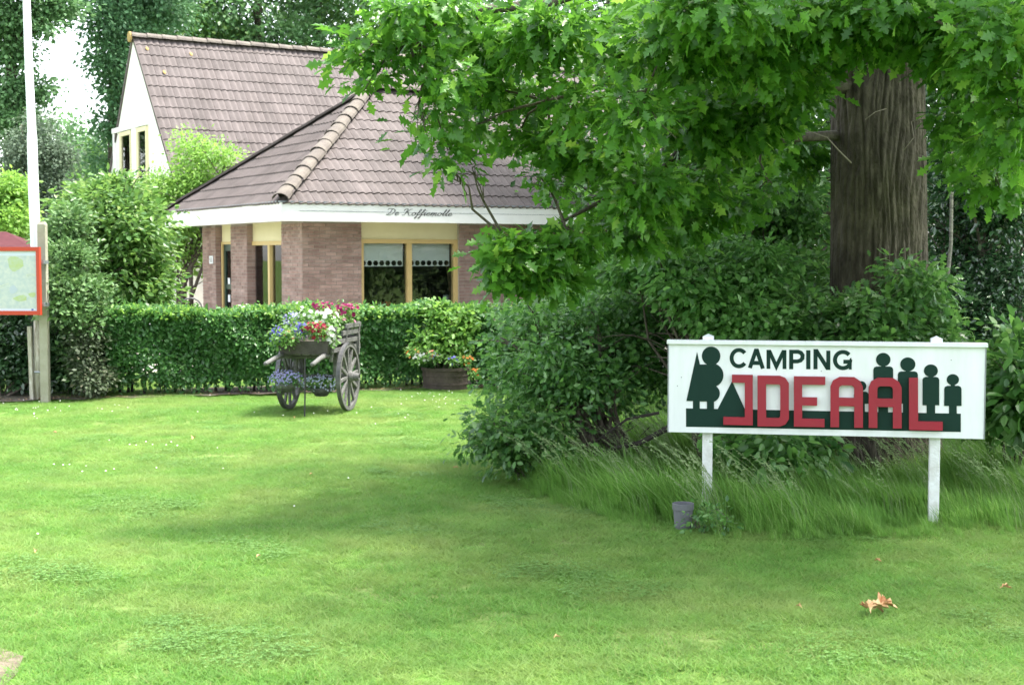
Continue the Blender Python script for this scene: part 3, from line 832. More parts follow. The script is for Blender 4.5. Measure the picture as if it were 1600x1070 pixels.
for (lx, ly) in ((1.3, -.35), (8.6, -.3), (.25, -.3), (.5, -.8)):
    s_ = MB().lathe([(.13, .0), (.08, .012), (.0001, .014)], 9)
    q = s_.obj('lichen_patch', M['lichen'], house); q.matrix_basis = slope_frame((lx, ly, ZR+ly*TF+.078), (1,0,0), (0, math.cos(af), math.sin(af))) @ Matrix.Diagonal((.3, .5, 1, 1))
# gable wall
gx = .004
gw = MB(); z0 = 0
poly = [(-pf+.03, 0), (pb-.03, 0), (pb-.03, ZEV-.0), (0, ZR-.05), (-pf+.03, ZEV-.0)]
MG = Matrix(((0, 0, 1, gx), (1, 0, 0, 0), (0, 1, 0, 0), (0, 0, 0, 1)))
gw.prism(poly, 0, .3, MG); gw.obj('gable_wall', M['render'], house)
MB().box((gx+.3, -pf+.25, 0), (LH-.1, -pf+.5, ZEV)).box((gx+.3, pb-.5, 0), (LH-.1, pb-.25, ZEV)).box((LH-.4, -pf+.5, 0), (LH-.1, pb-.5, ZEV)).obj('wall', M['render'], house)
gw2 = MB().prism([(-pf+.2, ZEV), (pb-.2, ZEV), (0, ZR-.2)], 0, .2, Matrix(((0, 0, 1, LH-.4), (1, 0, 0, 0), (0, 1, 0, 0), (0, 0, 0, 1)))); gw2.obj('gable_wall', M['render'], house)
# verge boards
for sgn, p_, T_ in ((-1, pf, TF), (1, pb, TB)):
    Lv = math.hypot(p_, ZR-ZEV); an = math.atan(T_)
    fr = slope_frame((0, sgn*p_, ZEV), (1 if sgn < 0 else -1, 0, 0), (0, -sgn*math.cos(an), math.sin(an)))
    o = MB().box((-.006 if sgn < 0 else -.012, -.05, -.05), (.012 if sgn < 0 else .03, Lv, .03), fr).obj('verge_board', M['tile'], house)
# gable windows with white surround
def gy(px): return plane_local(HW, 'x', gx-.05, px)
zl = zat(HW, gx, gy(205), 203); zs = zl - 2.0
yL, yR_ = gy(180), gy(233)
MB().box((gx-.07, yR_, zl), (gx-.001, yL, zl+.12)).box((gx-.05, gy(216), zs), (gx, gy(209), zl)).box((gx-.05, yL-.12, zs), (gx, yL, zl)).box((gx-.06, yR_, zs-.1), (gx, yL, zs)).obj('window_surround', M['white'], house)
for pa, pb_ in ((191, 208), (217, 232.5)):
    ya, yb = gy(pa), gy(pb_)
    w = ya-yb
    fr = Matrix(((0, 1, 0, gx-.06), (-1, 0, 0, ya), (0, 0, 1, 0), (0, 0, 0, 1)))
    f_ = MB().box((0, 0, zs), (.12, .06, zl-.02), fr).box((w-.06, 0, zs), (w, .06, zl-.02), fr).box((.12, 0, zl-.12), (w-.06, .06, zl-.02), fr).box((.12, 0, zs), (w-.06, .06, zs+.1), fr).obj('window', M['cream'], house)
    MB().box((.12, .03, zs+.1), (w-.06, .036, zl-.12), fr).obj('pane', M['glass'], f_)
    MB().box((.12, .05, zs+.1), (w-.06, .055, zl-.12), fr).obj('unlit_room_sheet', M['interior'], f_)  # near-black sheet stands in for the unlit room behind the pane
# link roof between house and pavilion
o = MB().box((3.0, -8.0, 0), (LH-2, -pf+.3, 2.5)).obj('connecting_building', M['render'], house)

# ---- garden shed (left edge)
c = P(10, 395, 24); sh = empty('garden_shed', (c.x, c.y, 0), R(8), label='small wooden shed with dark red roof behind the map board', cat='shed')
zr_ = P(0, 362, 24).z; ze_ = P(0, 396, 24).z
M['redroof'] = mat('dark red roof felt', (.06, .016, .02), .9, col2=(.085, .026, .03), scale=6, spec=.2)
M['shedwood'] = mat('dark shed boards', (.07, .05, .035), .85, col2=(.11, .08, .055), scale=8, stretch=(1, 1, 6))
shr = MB()
for s in (-1, 1): shr.add([(-1.6, s*1.0, ze_), (.75, s*1.0, ze_), (.0, 0, zr_), (-1.6, 0, zr_)], [(0, 1, 2, 3)])
shr.add([(.75, -1, ze_), (.75, 1, ze_), (0, 0, zr_)], [(0, 1, 2)]); shr.add([(-1.6, -1, ze_), (-1.6, 1, ze_), (-1.6, 0, zr_)], [(0, 2, 1)])
shr.box((-1.6, -1.0, ze_-.06), (.75, 1.0, ze_-.002))
shr.obj('roof', M['redroof'], sh)
swl = MB().box((-1.4, -.8, 0), (.5, .8, ze_-.06)).obj('wall', M['shedwood'], sh)
for i in range(16): MB().box((-1.4+i*.119, -.82, 0), (-1.4+i*.119+.11, -.8, ze_-.07)).obj('board', M['shedwood'], swl)

# ------------------------------------------------------------------ hedge
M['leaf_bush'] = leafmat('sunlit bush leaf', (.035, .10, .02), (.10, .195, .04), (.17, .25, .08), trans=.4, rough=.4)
def ground_at(px, py): x, y = gp(px, py); return Vector((x, y, 0))
HA = ground_at(172, 622); HB_ = ground_at(905, 600)
hd = (HB_-HA); HLEN = hd.length; hdir = hd/HLEN; hn = Vector((-hdir.y, hdir.x, 0))   # hn points away from camera
hedge = empty('hedge', tuple(HA), math.atan2(hdir.y, hdir.x), label='long clipped beech hedge in front of the coffee pavilion', cat='hedge')
def hedge_leaves(L_, H, D, n, seed, size, low=.16):
    rg = np.random.default_rng(seed)
    which = rg.random(n)
    x = rg.uniform(0, L_, n); y = rg.uniform(0, D, n); z = rg.uniform(.03, H, n)
    f = which < .62; t = (which >= .62) & (which < .86); e = (which >= .86) & (which < .91)
    wob = .05*np.sin(x*2.1) + .04*np.sin(x*5.3+z*4) + .03*np.sin(z*9+x*3)
    y[f] = (wob + np.abs(rg.normal(0, .07, n)))[f]
    z[t] = (H + .03*np.sin(x*3.3) + .02*np.sin(x*8) + rg.normal(0, .035, n))[t]
    sp = rg.random(n) < .04; z[t & sp] += rg.uniform(.0, .1, n)[t & sp]
    x[e] = np.abs(rg.normal(0, .08, n))[e] + .06*np.sin(z[e]*6)
    # sparser near the ground
    keep = (z > low) | (rg.random(n) < .35*np.clip(z/low, 0, 1)**1.5)
    # thin patches
    thin = (np.sin(x*1.9+1)+np.sin(x*4.7)) > 1.2
    keep &= ~(thin & (z < .42) & (rg.random(n) < .6))
    pos = np.column_stack([x, y, z])
    d = rg.normal(size=(n, 3))*.6; d[:, 2] -= .35; d[f, 1] -= .4; d[t, 2] += .5
    nn = rg.normal(size=(n, 3))*.55; nn[f] += (0, -.7, .55); nn[t] += (0, 0, 1.1); nn[e] += (-.8, 0, .4)
    return pos[keep], d[keep], nn[keep], (size*rg.uniform(.7, 1.25, n))[keep]
V, F = place_leaves(T_OVAL, *hedge_leaves(HLEN, 1.0, .75, 62000, 3, .072, .2))
setp(link('foliage', mesh_np('foliage', V, F, M['leaf_hedge']), hedge), kind='stuff')
rg = np.random.default_rng(88); n_ = 8500
x_ = rg.uniform(0, HLEN, n_); y_ = rg.uniform(-.02, .75, n_); z_ = 1.005 + .03*np.sin(x_*3.3) + .02*np.sin(x_*8) + np.abs(rg.normal(0, .03, n_)) - .1*(y_ < .05)*rg.random(n_)
V, F = place_leaves(T_OVAL, np.column_stack([x_, y_, z_]), rg.normal(size=(n_, 3))*.6 + (0, 0, .5), rg.normal(size=(n_, 3))*.5 + (0, -.2, .8), .06*rg.uniform(.6, 1.2, n_))
setp(link('lit_top_leaves', mesh_np('lit_top_leaves', V, F, M['leaf_lime']), hedge), kind='stuff')  # brighter leaf colour paints the light on the hedge top
M['hedge_twig'] = mat('hedge twig', (.03, .025, .02), .9)
for i in range(52):
    x = .1 + i*HLEN/52 + random.uniform(-.05, .05); mb = MB(); y = random.uniform(.2, .5)
    mb.tube([(x, y, -.02), (x+random.uniform(-.03,.03), y, .3), (x+random.uniform(-.08,.08), y+random.uniform(-.1,.1), .65), (x+random.uniform(-.1,.1), y, 1.0)], [.02, .016, .01, .004], 6)
    for q in range(3): mb.tube([(x, y, .22+.12*q), (x+random.uniform(-.2,.2), y+random.uniform(-.2,.1), .5+.15*q)], [.008, .003], 4)
    mb.obj('stem', M['hedge_twig'], hedge)
# strip of dark earth under the hedge
def wl_(x, y): return HA + hdir*x + hn*y
st = MB(); m_ = 60
vv = []
for i in range(m_+1):
    x = -3.2 + (HLEN+3.2)*i/m_
    a = wl_(x, -.16 + .07*math.sin(i*1.3) + .04*math.sin(i*3.1)); b = wl_(x, .9)
    vv += [(a.x, a.y, .014), (b.x, b.y, .014)]
st.add(vv, [(2*i, 2*i+2, 2*i+3, 2*i+1) for i in range(m_)])
M['earth'] = mat('dark earth', (.045, .035, .025), .95, col2=(.11, .09, .065), scale=20, bump=.8)
st.obj('flower_bed', M['earth'], kind='structure')
mb = MB()                                   # dry leaves scattered on the bed
for i in range(420):
    q = wl_(random.uniform(-3, HLEN), random.uniform(-.14, .2)); s = random.uniform(.012, .03); a = random.uniform(0, 6.28)
    mb.add([(q.x+s*math.cos(a), q.y+s*math.sin(a), .02), (q.x-s*math.sin(a)*.6, q.y+s*math.cos(a)*.6, .03), (q.x-s*math.cos(a), q.y-s*math.sin(a), .02), (q.x+s*math.sin(a)*.6, q.y-s*math.cos(a)*.6, .026)], [(0,1,2),(0,2,3)])
mb.obj('leaf_litter', mat('dry leaf litter', (.25, .17, .09), .9, rnd=.4), kind='stuff', label='dry leaf litter on the earth under the hedge', cat='leaf litter')

def shrub(name, label, cat, base, blobs, n, size, seed, m, T=T_OVAL, stems=5, sr=.02, group=None, twig='twig', kstem=None, **k):
    r_ = empty(name, (base[0], base[1], 0), label=label, cat=cat, group=group)
    foliage('foliage', blobs, n, size, seed, m, T=T, parent=r_, **k)
    rr = random.Random(seed)
    for i in range(stems):
        b = blobs[i % len(blobs)]
        tgt = (b[0]+rr.uniform(-.5,.5)*b[3], b[1]+rr.uniform(-.4,.4)*b[4], b[2]+rr.uniform(-.1,.6)*b[5])
        p = branch_pts((base[0]+rr.uniform(-.12,.12), base[1]+rr.uniform(-.1,.1), -.03), tgt, sag=.06, n=6, jit=.05, rg=rr)
        mb = MB().tube(p, [sr*(1-.75*t/6) for t in range(7)], 7)
        for q in range(5):
            j = rr.randint(2, 5); L_ = (Vector(tgt)-p[0]).length*.3
            mb.tube(branch_pts(p[j], p[j]+Vector((rr.uniform(-1,1), rr.uniform(-.6,.6), rr.uniform(.0,.9)))*L_, .05, 3, .05, rr), [sr*.4, sr*.3, sr*.2, sr*.08], 5, False)
        mb.obj('stem', M[twig], r_, ws=True, smooth=True)
    return r_
# left-hand planting
shrub('hedge', 'dark untrimmed hedge behind the map board posts, left of the clipped hedge', 'hedge', wl_(-1.3, .6),
      [blob(px, 560, 18.0, 34, 48, .5) for px in (-20, 20, 60, 100, 140)] + [blob(px, 520, 18.2, 30, 40, .5) for px in (-10, 30, 90)],
      15000, .085, 21, M['leaf_dark'], stems=9, sr=.018, cr=.08)
shrub('juniper', 'soft grey green juniper beside the concrete post', 'shrub', ground_at(115, 614),
      [blob(112, 400, 17.9, 40, 22, .5), blob(95, 440, 17.7, 34, 20, .5), blob(130, 455, 17.7, 38, 22, .5), blob(105, 482, 17.6, 44, 20, .5), blob(140, 500, 17.6, 32, 30, .4), blob(90, 375, 18.2, 25, 26, .4), blob(112, 350, 18.2, 20, 30, .35), blob(130, 555, 17.7, 28, 45, .35)],
      12000, .075, 22, M['leaf_juniper'], T=T_QUAD, stems=8, sr=.02, cr=.07, droop=-.1)
shrub('brownish_conifer', 'small dark conifer with brown inner twigs left of the clipped hedge', 'shrub', ground_at(150, 616),
      [blob(140, 545, 17.5, 26, 50, .3), blob(150, 590, 17.4, 22, 22, .3)], 3600, .06, 23, M['leaf_brown'], T=T_QUAD, stems=7, sr=.015, cr=.07)
shrub('hazel_bush', 'large rounded sunlit bush rising above the left end of the hedge', 'shrub', wl_(-.2, 1.3),
      [blob(175, 330, 19.5, 50, 42, .8), blob(210, 365, 19.2, 45, 55, .7), blob(150, 360, 19.6, 42, 50, .7), blob(195, 425, 19.3, 58, 45, .8), blob(225, 455, 19.2, 36, 34, .6), blob(185, 300, 19.8, 30, 20, .5), blob(130, 320, 19.9, 25, 30, .5)],
      16000, .105, 24, M['leaf_bush'], stems=9, sr=.03, cr=.13)
shrub('bright_bush', 'bright yellow green bush at the left edge behind the flagpole', 'shrub', (P(5, 320, 28).x, 28),
      [blob(0, 330, 28, 36, 42, .9), blob(15, 300, 28, 22, 25, .6), blob(25, 350, 27.7, 24, 25, .6)], 7000, .11, 25, M['leaf_lime'], stems=5)
# light airy shrub with several stems in front of the gable
shrub('airy_shrub', 'tall pale green airy shrub with bare stems beside the pavilion corner', 'shrub', (P(285, 470, 29.6).x, 29.6),
      [blob(300, 235, 30, 26, 30, .7), blob(345, 245, 29.6, 34, 18, .6), blob(290, 290, 29.8, 42, 34, .8), blob(250, 300, 30, 34, 34, .7), blob(285, 350, 29.8, 52, 36, .8), blob(240, 350, 30, 34, 34, .7), blob(300, 395, 29.9, 34, 34, .6), blob(230, 400, 30, 34, 44, .6), blob(320, 280, 29.7, 30, 30, .6)],
      15000, .085, 26, M['leaf_lime'], stems=11, sr=.045, cr=.15, shell=.6)
shrub('pale_shrub', 'very pale variegated shrub below the gable windows', 'shrub', (P(215, 300, 31).x, 31),
      [blob(215, 310, 31, 40, 28, .6), blob(195, 340, 31, 40, 40, .6), blob(250, 330, 31, 30, 44, .6)], 5200, .09, 27,
      leafmat('pale leaf', (.25, .34, .16), (.4, .46, .3), None, trans=.4), stems=5, sr=.03)

# ------------------------------------------------------------------ background trees
def tree(name, label, px, d, blobs, n, size, seed, m, tr=.25, group=None, top=None, T=T_QUAD, limbs=7, trunk_px=None, bark='bark', **k):
    c = P(px, 400, d)
    r_ = empty(name, (c.x, c.y, 0), label=label, cat='tree', group=group)
    B = np.array(blobs); zt = float((B[:, 2]).max())
    rr = random.Random(seed)
    lean = rr.uniform(-.3, .3)
    tp = [(c.x+lean*t, c.y, zt*t - .05*(t == 0)) for t in (0, .1, .3, .5, .75, 1)]
    MB().tube(tp, [tr*1.25, tr, tr*.85, tr*.7, tr*.4, tr*.12], 12).obj('trunk', M[bark], r_, smooth=True, ws=True)
    for i in range(limbs):
        b = blobs[rr.randrange(len(blobs))]; h = max(.25, min(.85, b[2]/zt - .12))
        a = Vector((c.x+lean*h, c.y, zt*h))
        MB().tube(branch_pts(a, b[:3], .05, 5, .05, rr), [tr*.4, tr*.3, tr*.22, tr*.15, tr*.1, tr*.04], 6).obj('limb', M[bark], r_, smooth=True, ws=True)
    foliage('crown', blobs, n, size, seed, m, T=T, parent=r_, **k)
    return r_
def crown(px, d, z0, z1, rad, nb, seed):
    rr = random.Random(seed); c = P(px, 400, d); out = []
    for i in range(nb):
        t = (i+.5)/nb; z = z0 + (z1-z0)*t; w = rad*math.sin(math.pi*(.18+.72*t))
        a = rr.uniform(0, 6.28); rr_ = w*rr.uniform(.25, .8); s = rad*rr.uniform(.3, .5)
        out.append((c.x+rr_*math.cos(a), c.y+rr_*math.sin(a), z, s, s, s*.7))
    return out
far = 'trees standing behind the house'
tree('tall_tree', 'dark tall tree whose trunk stands just left of the gable', 190, 42,
     [blob(*b) for b in ((160, 20, 41, 40, 38), (195, 60, 42, 46, 45), (168, 90, 41, 28, 34), (192, 140, 41.5, 36, 40), (172, 195, 41.5, 22, 22), (200, 200, 42, 35, 30), (160, 250, 42, 18, 20), (185, -40, 42, 70, 50), (240, 10, 43, 60, 40), (175, 290, 42.5, 22, 22), (230, -100, 42, 80, 60))],
     30000, .15, 41, M['leaf_fardark'], tr=.42, limbs=9, cr=.25)
tree('tree', 'loose leafy tree at the left edge with sky showing through', 20, 38,
     [blob(*b) for b in ((10, 30, 38, 60, 26), (65, 12, 38, 36, 18), (75, 45, 37.5, 16, 8), (15, 80, 38, 36, 26), (62, 140, 38, 18, 18), (20, 140, 38, 40, 32), (30, 190, 38, 50, 28), (10, -50, 38, 90, 50), (100, 8, 38, 22, 16))],
     25000, .15, 42, M['leaf_far'], tr=.3, cr=.22, shell=.6)
M['leaf_brown2'] = leafmat('dull conifer needle', (.06, .095, .06), (.10, .14, .09), None, trans=.2, rough=.7)
tree('conifer', 'dull brownish green conifer behind the flagpole', 55, 35,
     [blob(*b) for b in ((40, 235, 35, 44, 30), (75, 250, 35, 34, 44), (30, 280, 35, 40, 40), (85, 300, 35, 36, 40), (60, 330, 35, 50, 40), (95, 240, 35, 18, 20), (60, 195, 35, 16, 20))],
     15000, .1, 43, M['leaf_brown2'], tr=.2, cr=.2)
for i, (px, d, top, w) in enumerate(((112, 62, 182, 26), (142, 66, 205, 28), (95, 70, 215, 30), (165, 64, 230, 22), (60, 72, 225, 30), (130, 58, 240, 22))):
    bl = [blob(px, top + 10 + 26*q, d, w*(.22+.2*q), 20, 1.2+.5*q) for q in range(5)]
    tree('distant_pine', ['tallest pale pine between the left tree and the gable', 'pale distant pine right of the gap of sky', 'pale distant pine behind the flagpole', 'pale distant pine touching the gable verge', 'pale distant pine at the left behind the brownish conifer', 'lower pale pine in front of the other distant pines'][i],
         px, d, bl, 5200, .2, 50+i, M['leaf_far'], tr=.18, group='distant pale pines', limbs=3, cr=.25)
spec = [(245, 52, 4), (330, 54, 4.4), (415, 53, 4.2), (505, 56, 4.6), (600, 54, 4.6), (700, 58, 4.8), (800, 56, 4.6), (900, 58, 4.8), (1010, 54, 4.8), (1130, 56, 5), (1260, 54, 5), (1390, 56, 5), (1520, 54, 5), (1640, 56, 5)]
names = ['first from the gable', 'above the left third of the ridge', 'above the middle of the ridge', 'above the right half of the visible ridge', 'just left of the oak leaves']
for i, (px, d, r_) in enumerate(spec):
    bl = crown(px, d, 2.5, 16, r_, 16, 70+i)
    lb = ('light green broadleaf tree behind the roof ridge, ' + names[i]) if i < 5 else 'broadleaf tree of the wood hidden behind the oak leaves'
    tree('broadleaf_tree', lb, px, d, bl, 24000 if i < 6 else 7000, .21, 70+i, M['leaf_far'] if i % 3 else M['leaf_bush'], tr=.3, group=far if i < 5 else 'trees of the wood behind the oak', cr=.32)
# the wood on the right, nearer
UL = ['at the wood edge beyond the hedge end', 'in the wood above the feathery bush', 'in the wood left of the oak trunk', 'directly behind the oak trunk', 'in the wood just right of the oak trunk', 'in the wood above the right end of the sign', 'behind the holly at the right edge', 'nearest the lawn beyond the right edge', 'farthest right, deep in the wood']
for i, (px, d, r_) in enumerate(((960, 27, 2.4), (1080, 24, 2.6), (1190, 20, 2.2), (1290, 23, 2.6), (1420, 19, 2.3), (1500, 22, 2.6), (1590, 18, 2.4), (1680, 16, 2.6), (1750, 22, 3.4))):
    bl = crown(px, d, .6, 9.5, r_, 14, 90+i)
    tree('understorey_tree', 'dark leafy understorey tree ' + UL[i], px, d, bl, 15000, .13, 90+i, M['leaf_dark'] if i % 2 else M['leaf_shrub'], tr=.12, group='understorey trees behind the oak', cr=.2)
# trees behind the camera (seen mirrored in the window panes)
for i, (x, y) in enumerate(((-9, -12), (-3, -14), (3, -13), (9, -12), (15, -9), (-16, -10))):
    rr = random.Random(i)
    r_ = empty('roadside_tree', (x, y, 0), label='roadside tree standing behind the viewer', cat='tree', group='roadside trees behind the viewer')
    MB().tube([(x, y, -.1), (x, y, 4), (x+.2, y, 9)], [.3, .25, .1], 10).obj('trunk', M['bark'], r_, ws=True)
    foliage('crown', [(x+rr.uniform(-2, 2), y+rr.uniform(-2, 2), rr.uniform(1.5, 9), 2.2, 2.2, 1.6) for _ in range(12)], 4500, .3, 200+i, M['leaf_dark'], T=T_QUAD, parent=r_, cr=.3)

# ------------------------------------------------------------------ the oak
OX, OY = P(1371, 400, 11.5).x, 11.5
oak = empty('oak_tree', (OX, OY, 0), label='big oak with a thick furrowed trunk behind the camping sign', cat='tree')
def trunk_mesh():
    nu, nv = 260, 150; V = np.zeros((nv, nu, 3)); H = 6.2
    rgx = np.random.default_rng(9)
    ph = rgx.uniform(0, 6.28, 12)
    for j in range(nv):
        z = H*j/(nv-1)*1.0 - .1
        cx = OX + (-.06)*(z-1.75)*.35 ; cy = OY
        r = .365 - .010*z + .2*math.exp(-max(z, 0)*2.6)
        for i in range(nu):
            a = 2*math.pi*i/nu
            w = a + .05*math.sin(z*1.7+ph[0]) + .025*math.sin(z*5+a*3)
            rid = .7*min(1, 1.7*abs(math.sin(w*15 + .9*math.sin(z*1.9+a*2) + .45*math.sin(z*6+a*5)))) + .4*min(1, 1.5*abs(math.sin(w*24 + 1.1*math.sin(z*2.7+a*3) + .4*math.sin(z*9))))
            crack = .25*math.sin(z*23+5*math.sin(a*7))*.5
            rid *= .55 + .45*min(1, 2.2*abs(math.sin(z*7.3 + 3.1*math.sin(w*9) + 2.3*math.sin(w*21+2))))
            rr = r + .03*rid - .01 + .004*crack + .02*math.sin(a*2+1) + .012*math.sin(a*3+z)
            V[j, i] = (cx + rr*math.cos(a), cy + rr*math.sin(a), z)
    F = []
    for j in range(nv-1):
        for i in range(nu):
            i2 = (i+1) % nu; F += [(j*nu+i, j*nu+i2, (j+1)*nu+i2), (j*nu+i, (j+1)*nu+i2, (j+1)*nu+i)]
    return mesh_np('trunk', V.reshape(-1, 3), np.array(F), M['bark'], True)
link('trunk', trunk_mesh(), oak, True)
OB = [ # px, py, depth, rx, ry
 (575,70,9.4,38,26),(560,100,9.5,24,22),(600,105,9.6,30,25),(575,130,9.4,22,14),(640,20,9.3,48,34),(700,15,9.6,60,40),(660,75,9.5,42,30),
 (700,120,9.4,50,36),(760,60,10,80,60),(690,175,9.6,38,24),(665,205,9.4,26,14),(735,200,10,36,28),(760,140,10.2,56,44),(700,235,9.5,24,18),(703,262,9.5,26,12),(738,262,9.6,20,14),
 (850,50,9.4,90,60),(830,150,10.5,52,32),(800,215,10.4,34,24),(870,225,10.2,40,30),(850,285,10.2,28,20),(900,160,9.4,60,54),(940,250,10,48,44),(915,315,10.6,26,22),(960,60,10.4,90,70),
 (985,180,9,70,60),(1010,300,9.8,60,50),(960,350,10.6,44,30),(1060,60,9.2,90,70),(1090,180,10.2,80,60),(1080,290,10.6,60,46),(1170,70,9.4,90,70),(1180,190,10.4,66,54),(1240,120,10,50,60),
 (1290,30,9.4,90,50),(1380,5,9,80,40),(1400,40,10.4,60,20),(1470,50,9.4,90,50),(1570,60,8.6,90,60),(1590,150,8.8,50,60),(1510,110,9.8,46,34),(1560,220,9.4,40,30),(1160,260,11.5,50,40),(1240,230,11.8,44,44),
 (1255,140,10.4,26,40),(1120,10,8.6,110,50),(1510,190,9.9,36,40),(1560,290,9.8,40,26),(1480,60,9.2,60,40),(1590,220,9.0,36,40),(1500,250,10.6,26,30),(1380,45,9.6,70,30),(1340,70,9.9,40,20),(1060,350,10.8,44,22),(1130,320,10.9,40,26),(1000,370,10.4,34,18),(1200,300,11,34,24)]
low = [(786,405,9.8,18,22),(810,388,9.9,22,13),(822,425,9.9,28,16),(850,402,10,32,22),(870,435,10.1,24,15),(892,378,10,18,12),(785,440,9.8,10,8)]
OB = [(a, b_, c, d*(.74 if a < 1000 else .92), e*(.72 if a < 1000 else .92)) for a, b_, c, d, e in OB]
oblobs = [blob(*b, rd=b[3]*b[2]/FPX*1.4) for b in OB]
lblobs = [blob(*b, rd=b[3]*b[2]/FPX*1.1) for b in low]
a1_ = leaf_cloud(oblobs, 21000, .118, 301, k=12, cr=.085, shell=.6, up=.75, droop=.35)
a2_ = leaf_cloud(lblobs, 1500, .125, 302, k=8, cr=.08, shell=.6, up=.75, droop=.35)
pos = np.concatenate([a1_[0], a2_[0]]); dd = np.concatenate([a1_[1], a2_[1]]); nn = np.concatenate([a1_[2], a2_[2]]); sz = np.concatenate([a1_[3], a2_[3]])
# the 295 nearest visible leaves are parts
th = PITCH; zc = pos[:, 1]*math.cos(th) - (pos[:, 2]-CAM_H)*math.sin(th)
pxs = 800 + FPX*pos[:, 0]/zc; pys = 535 - FPX*(pos[:, 1]*math.sin(th) + (pos[:, 2]-CAM_H)*math.cos(th))/zc
inside = (pxs > 0) & (pxs < 1600) & (pys > 0)
order = np.argsort(np.where(inside, zc/sz, 1e9))
sel = order[:295]; rest = order[295:]
V, F = place_leaves(T_OAK, pos[rest], dd[rest], nn[rest], sz[rest])
setp(link('foliage', mesh_np('foliage', V, F, M['leaf_oak']), oak, True), kind='stuff')
lm = mesh_np('leaf', T_OAKFULL[0], T_OAKFULL[1], M['leaf_oak'])
oi_inv = Matrix.Translation(-oak.location)
for i in sel:
    d_ = Vector(dd[i]).normalized(); n_ = Vector(nn[i]); n_ = (n_ - d_*n_.dot(d_)).normalized(); x_ = d_.cross(n_); s = float(sz[i])
    o = link('leaf', lm, oak); p = Vector(pos[i]) - oak.location
    o.matrix_basis = Matrix(((x_.x*s, d_.x*s, n_.x*s, p.x), (x_.y*s, d_.y*s, n_.y*s, p.y), (x_.z*s, d_.z*s, n_.z*s, p.z), (0,0,0,1)))
# upper crown, above the frame (throws the shade)
ub = []
rr = random.Random(77)
for i in range(40):
    a = rr.uniform(0, 6.28); q = rr.uniform(.5, 5.0)
    x = OX + q*math.cos(a); y = OY + q*math.sin(a)*.95
    z = 5.4 + rr.uniform(0, 4.5)*(1-q/8)
    if x < 2.5: continue
    ub.append((x, y, z, 1.1, 1.1, .7))
foliage('upper_crown', ub, 13000, .22, 303, M['leaf_oak'], T=T_OVAL, parent=oak, cr=.22)
# limbs
M['limb'] = mat('limb bark', (.06, .05, .035), .9, col2=(.13, .115, .085), scale=10, bump=.6, stretch=(3, 3, 1))
def ocen(z): return Vector((OX - .021*(z-1.75), OY, z))
rr = random.Random(5)
mains = [((640, 60), 9.6, 3.9, .11), ((850, 160), 10, 3.6, .09), ((960, 300), 10.2, 3.2, .07), ((1060, 60), 9.3, 4.2, .12), ((1180, 190), 10.5, 3.4, .06), ((1380, 20), 9.1, 4.4, .1), ((1570, 100), 8.9, 4.0, .11), ((1500, 60), 9.6, 4.3, .09), ((790, 400), 10, 2.7, .045), ((1240, 120), 10, 3.9, .07)]
main_paths = []
for (px, py), d, z0, r0 in mains:
    t_ = P(px, py, d); p = branch_pts(ocen(z0), t_, .06, 8, .025, rr)
    main_paths.append(p)
    MB().tube(p, [r0*(1-.85*i/8) for i in range(9)], 8).obj('limb', M['limb'], oak, ws=True, smooth=True)
for b in oblobs + lblobs:
    c = Vector(b[:3]); best = min((q for p in main_paths if (p[-1].x > OX) == (c.x > OX) for q in p[2:]), key=lambda q: (q-c).length)
    mb = MB().tube(branch_pts(best, c, .05, 4, .05, rr), [.014, .011, .009, .006, .003], 5)
    for q in range(6):
        e = c + Vector((rr.gauss(0, .6)*b[3], rr.gauss(0, .5)*b[4], rr.gauss(0, .6)*b[5]))
        mb.tube(branch_pts(c.lerp(best, rr.uniform(0, .35)), e, .03, 3, .06, rr), [.006, .005, .0035, .002], 4)
    mb.obj('twig', M['limb'], oak, ws=True)
for u in ub[::2]:
    z0 = rr.uniform(4.2, 6); MB().tube(branch_pts(ocen(z0), u[:3], .04, 4, .04, rr), [.09, .07, .05, .03, .01], 6).obj('limb', M['limb'], oak, ws=True)
# bare twigs growing from the trunk face
for pts_, r0 in (([(1330,255),(1310,235),(1292,215),(1262,205),(1228,190)], .007), ([(1352,187),(1368,175),(1385,170)], .005), ([(1412,235),(1428,215),(1424,190)], .004), ([(1425,190),(1450,184),(1480,178)], .004)):
    p = [P(x, y, 11.05 - .0*i) for i, (x, y) in enumerate(pts_)]
    MB().tube(p, [r0*(1-.7*i/len(p)) for i in range(len(p))], 6).obj('bare_twig', mat('pale twig', (.22, .19, .15), .9) if 'pale twig' not in bpy.data.materials else bpy.data.materials['pale twig'], oak, ws=True, smooth=True)

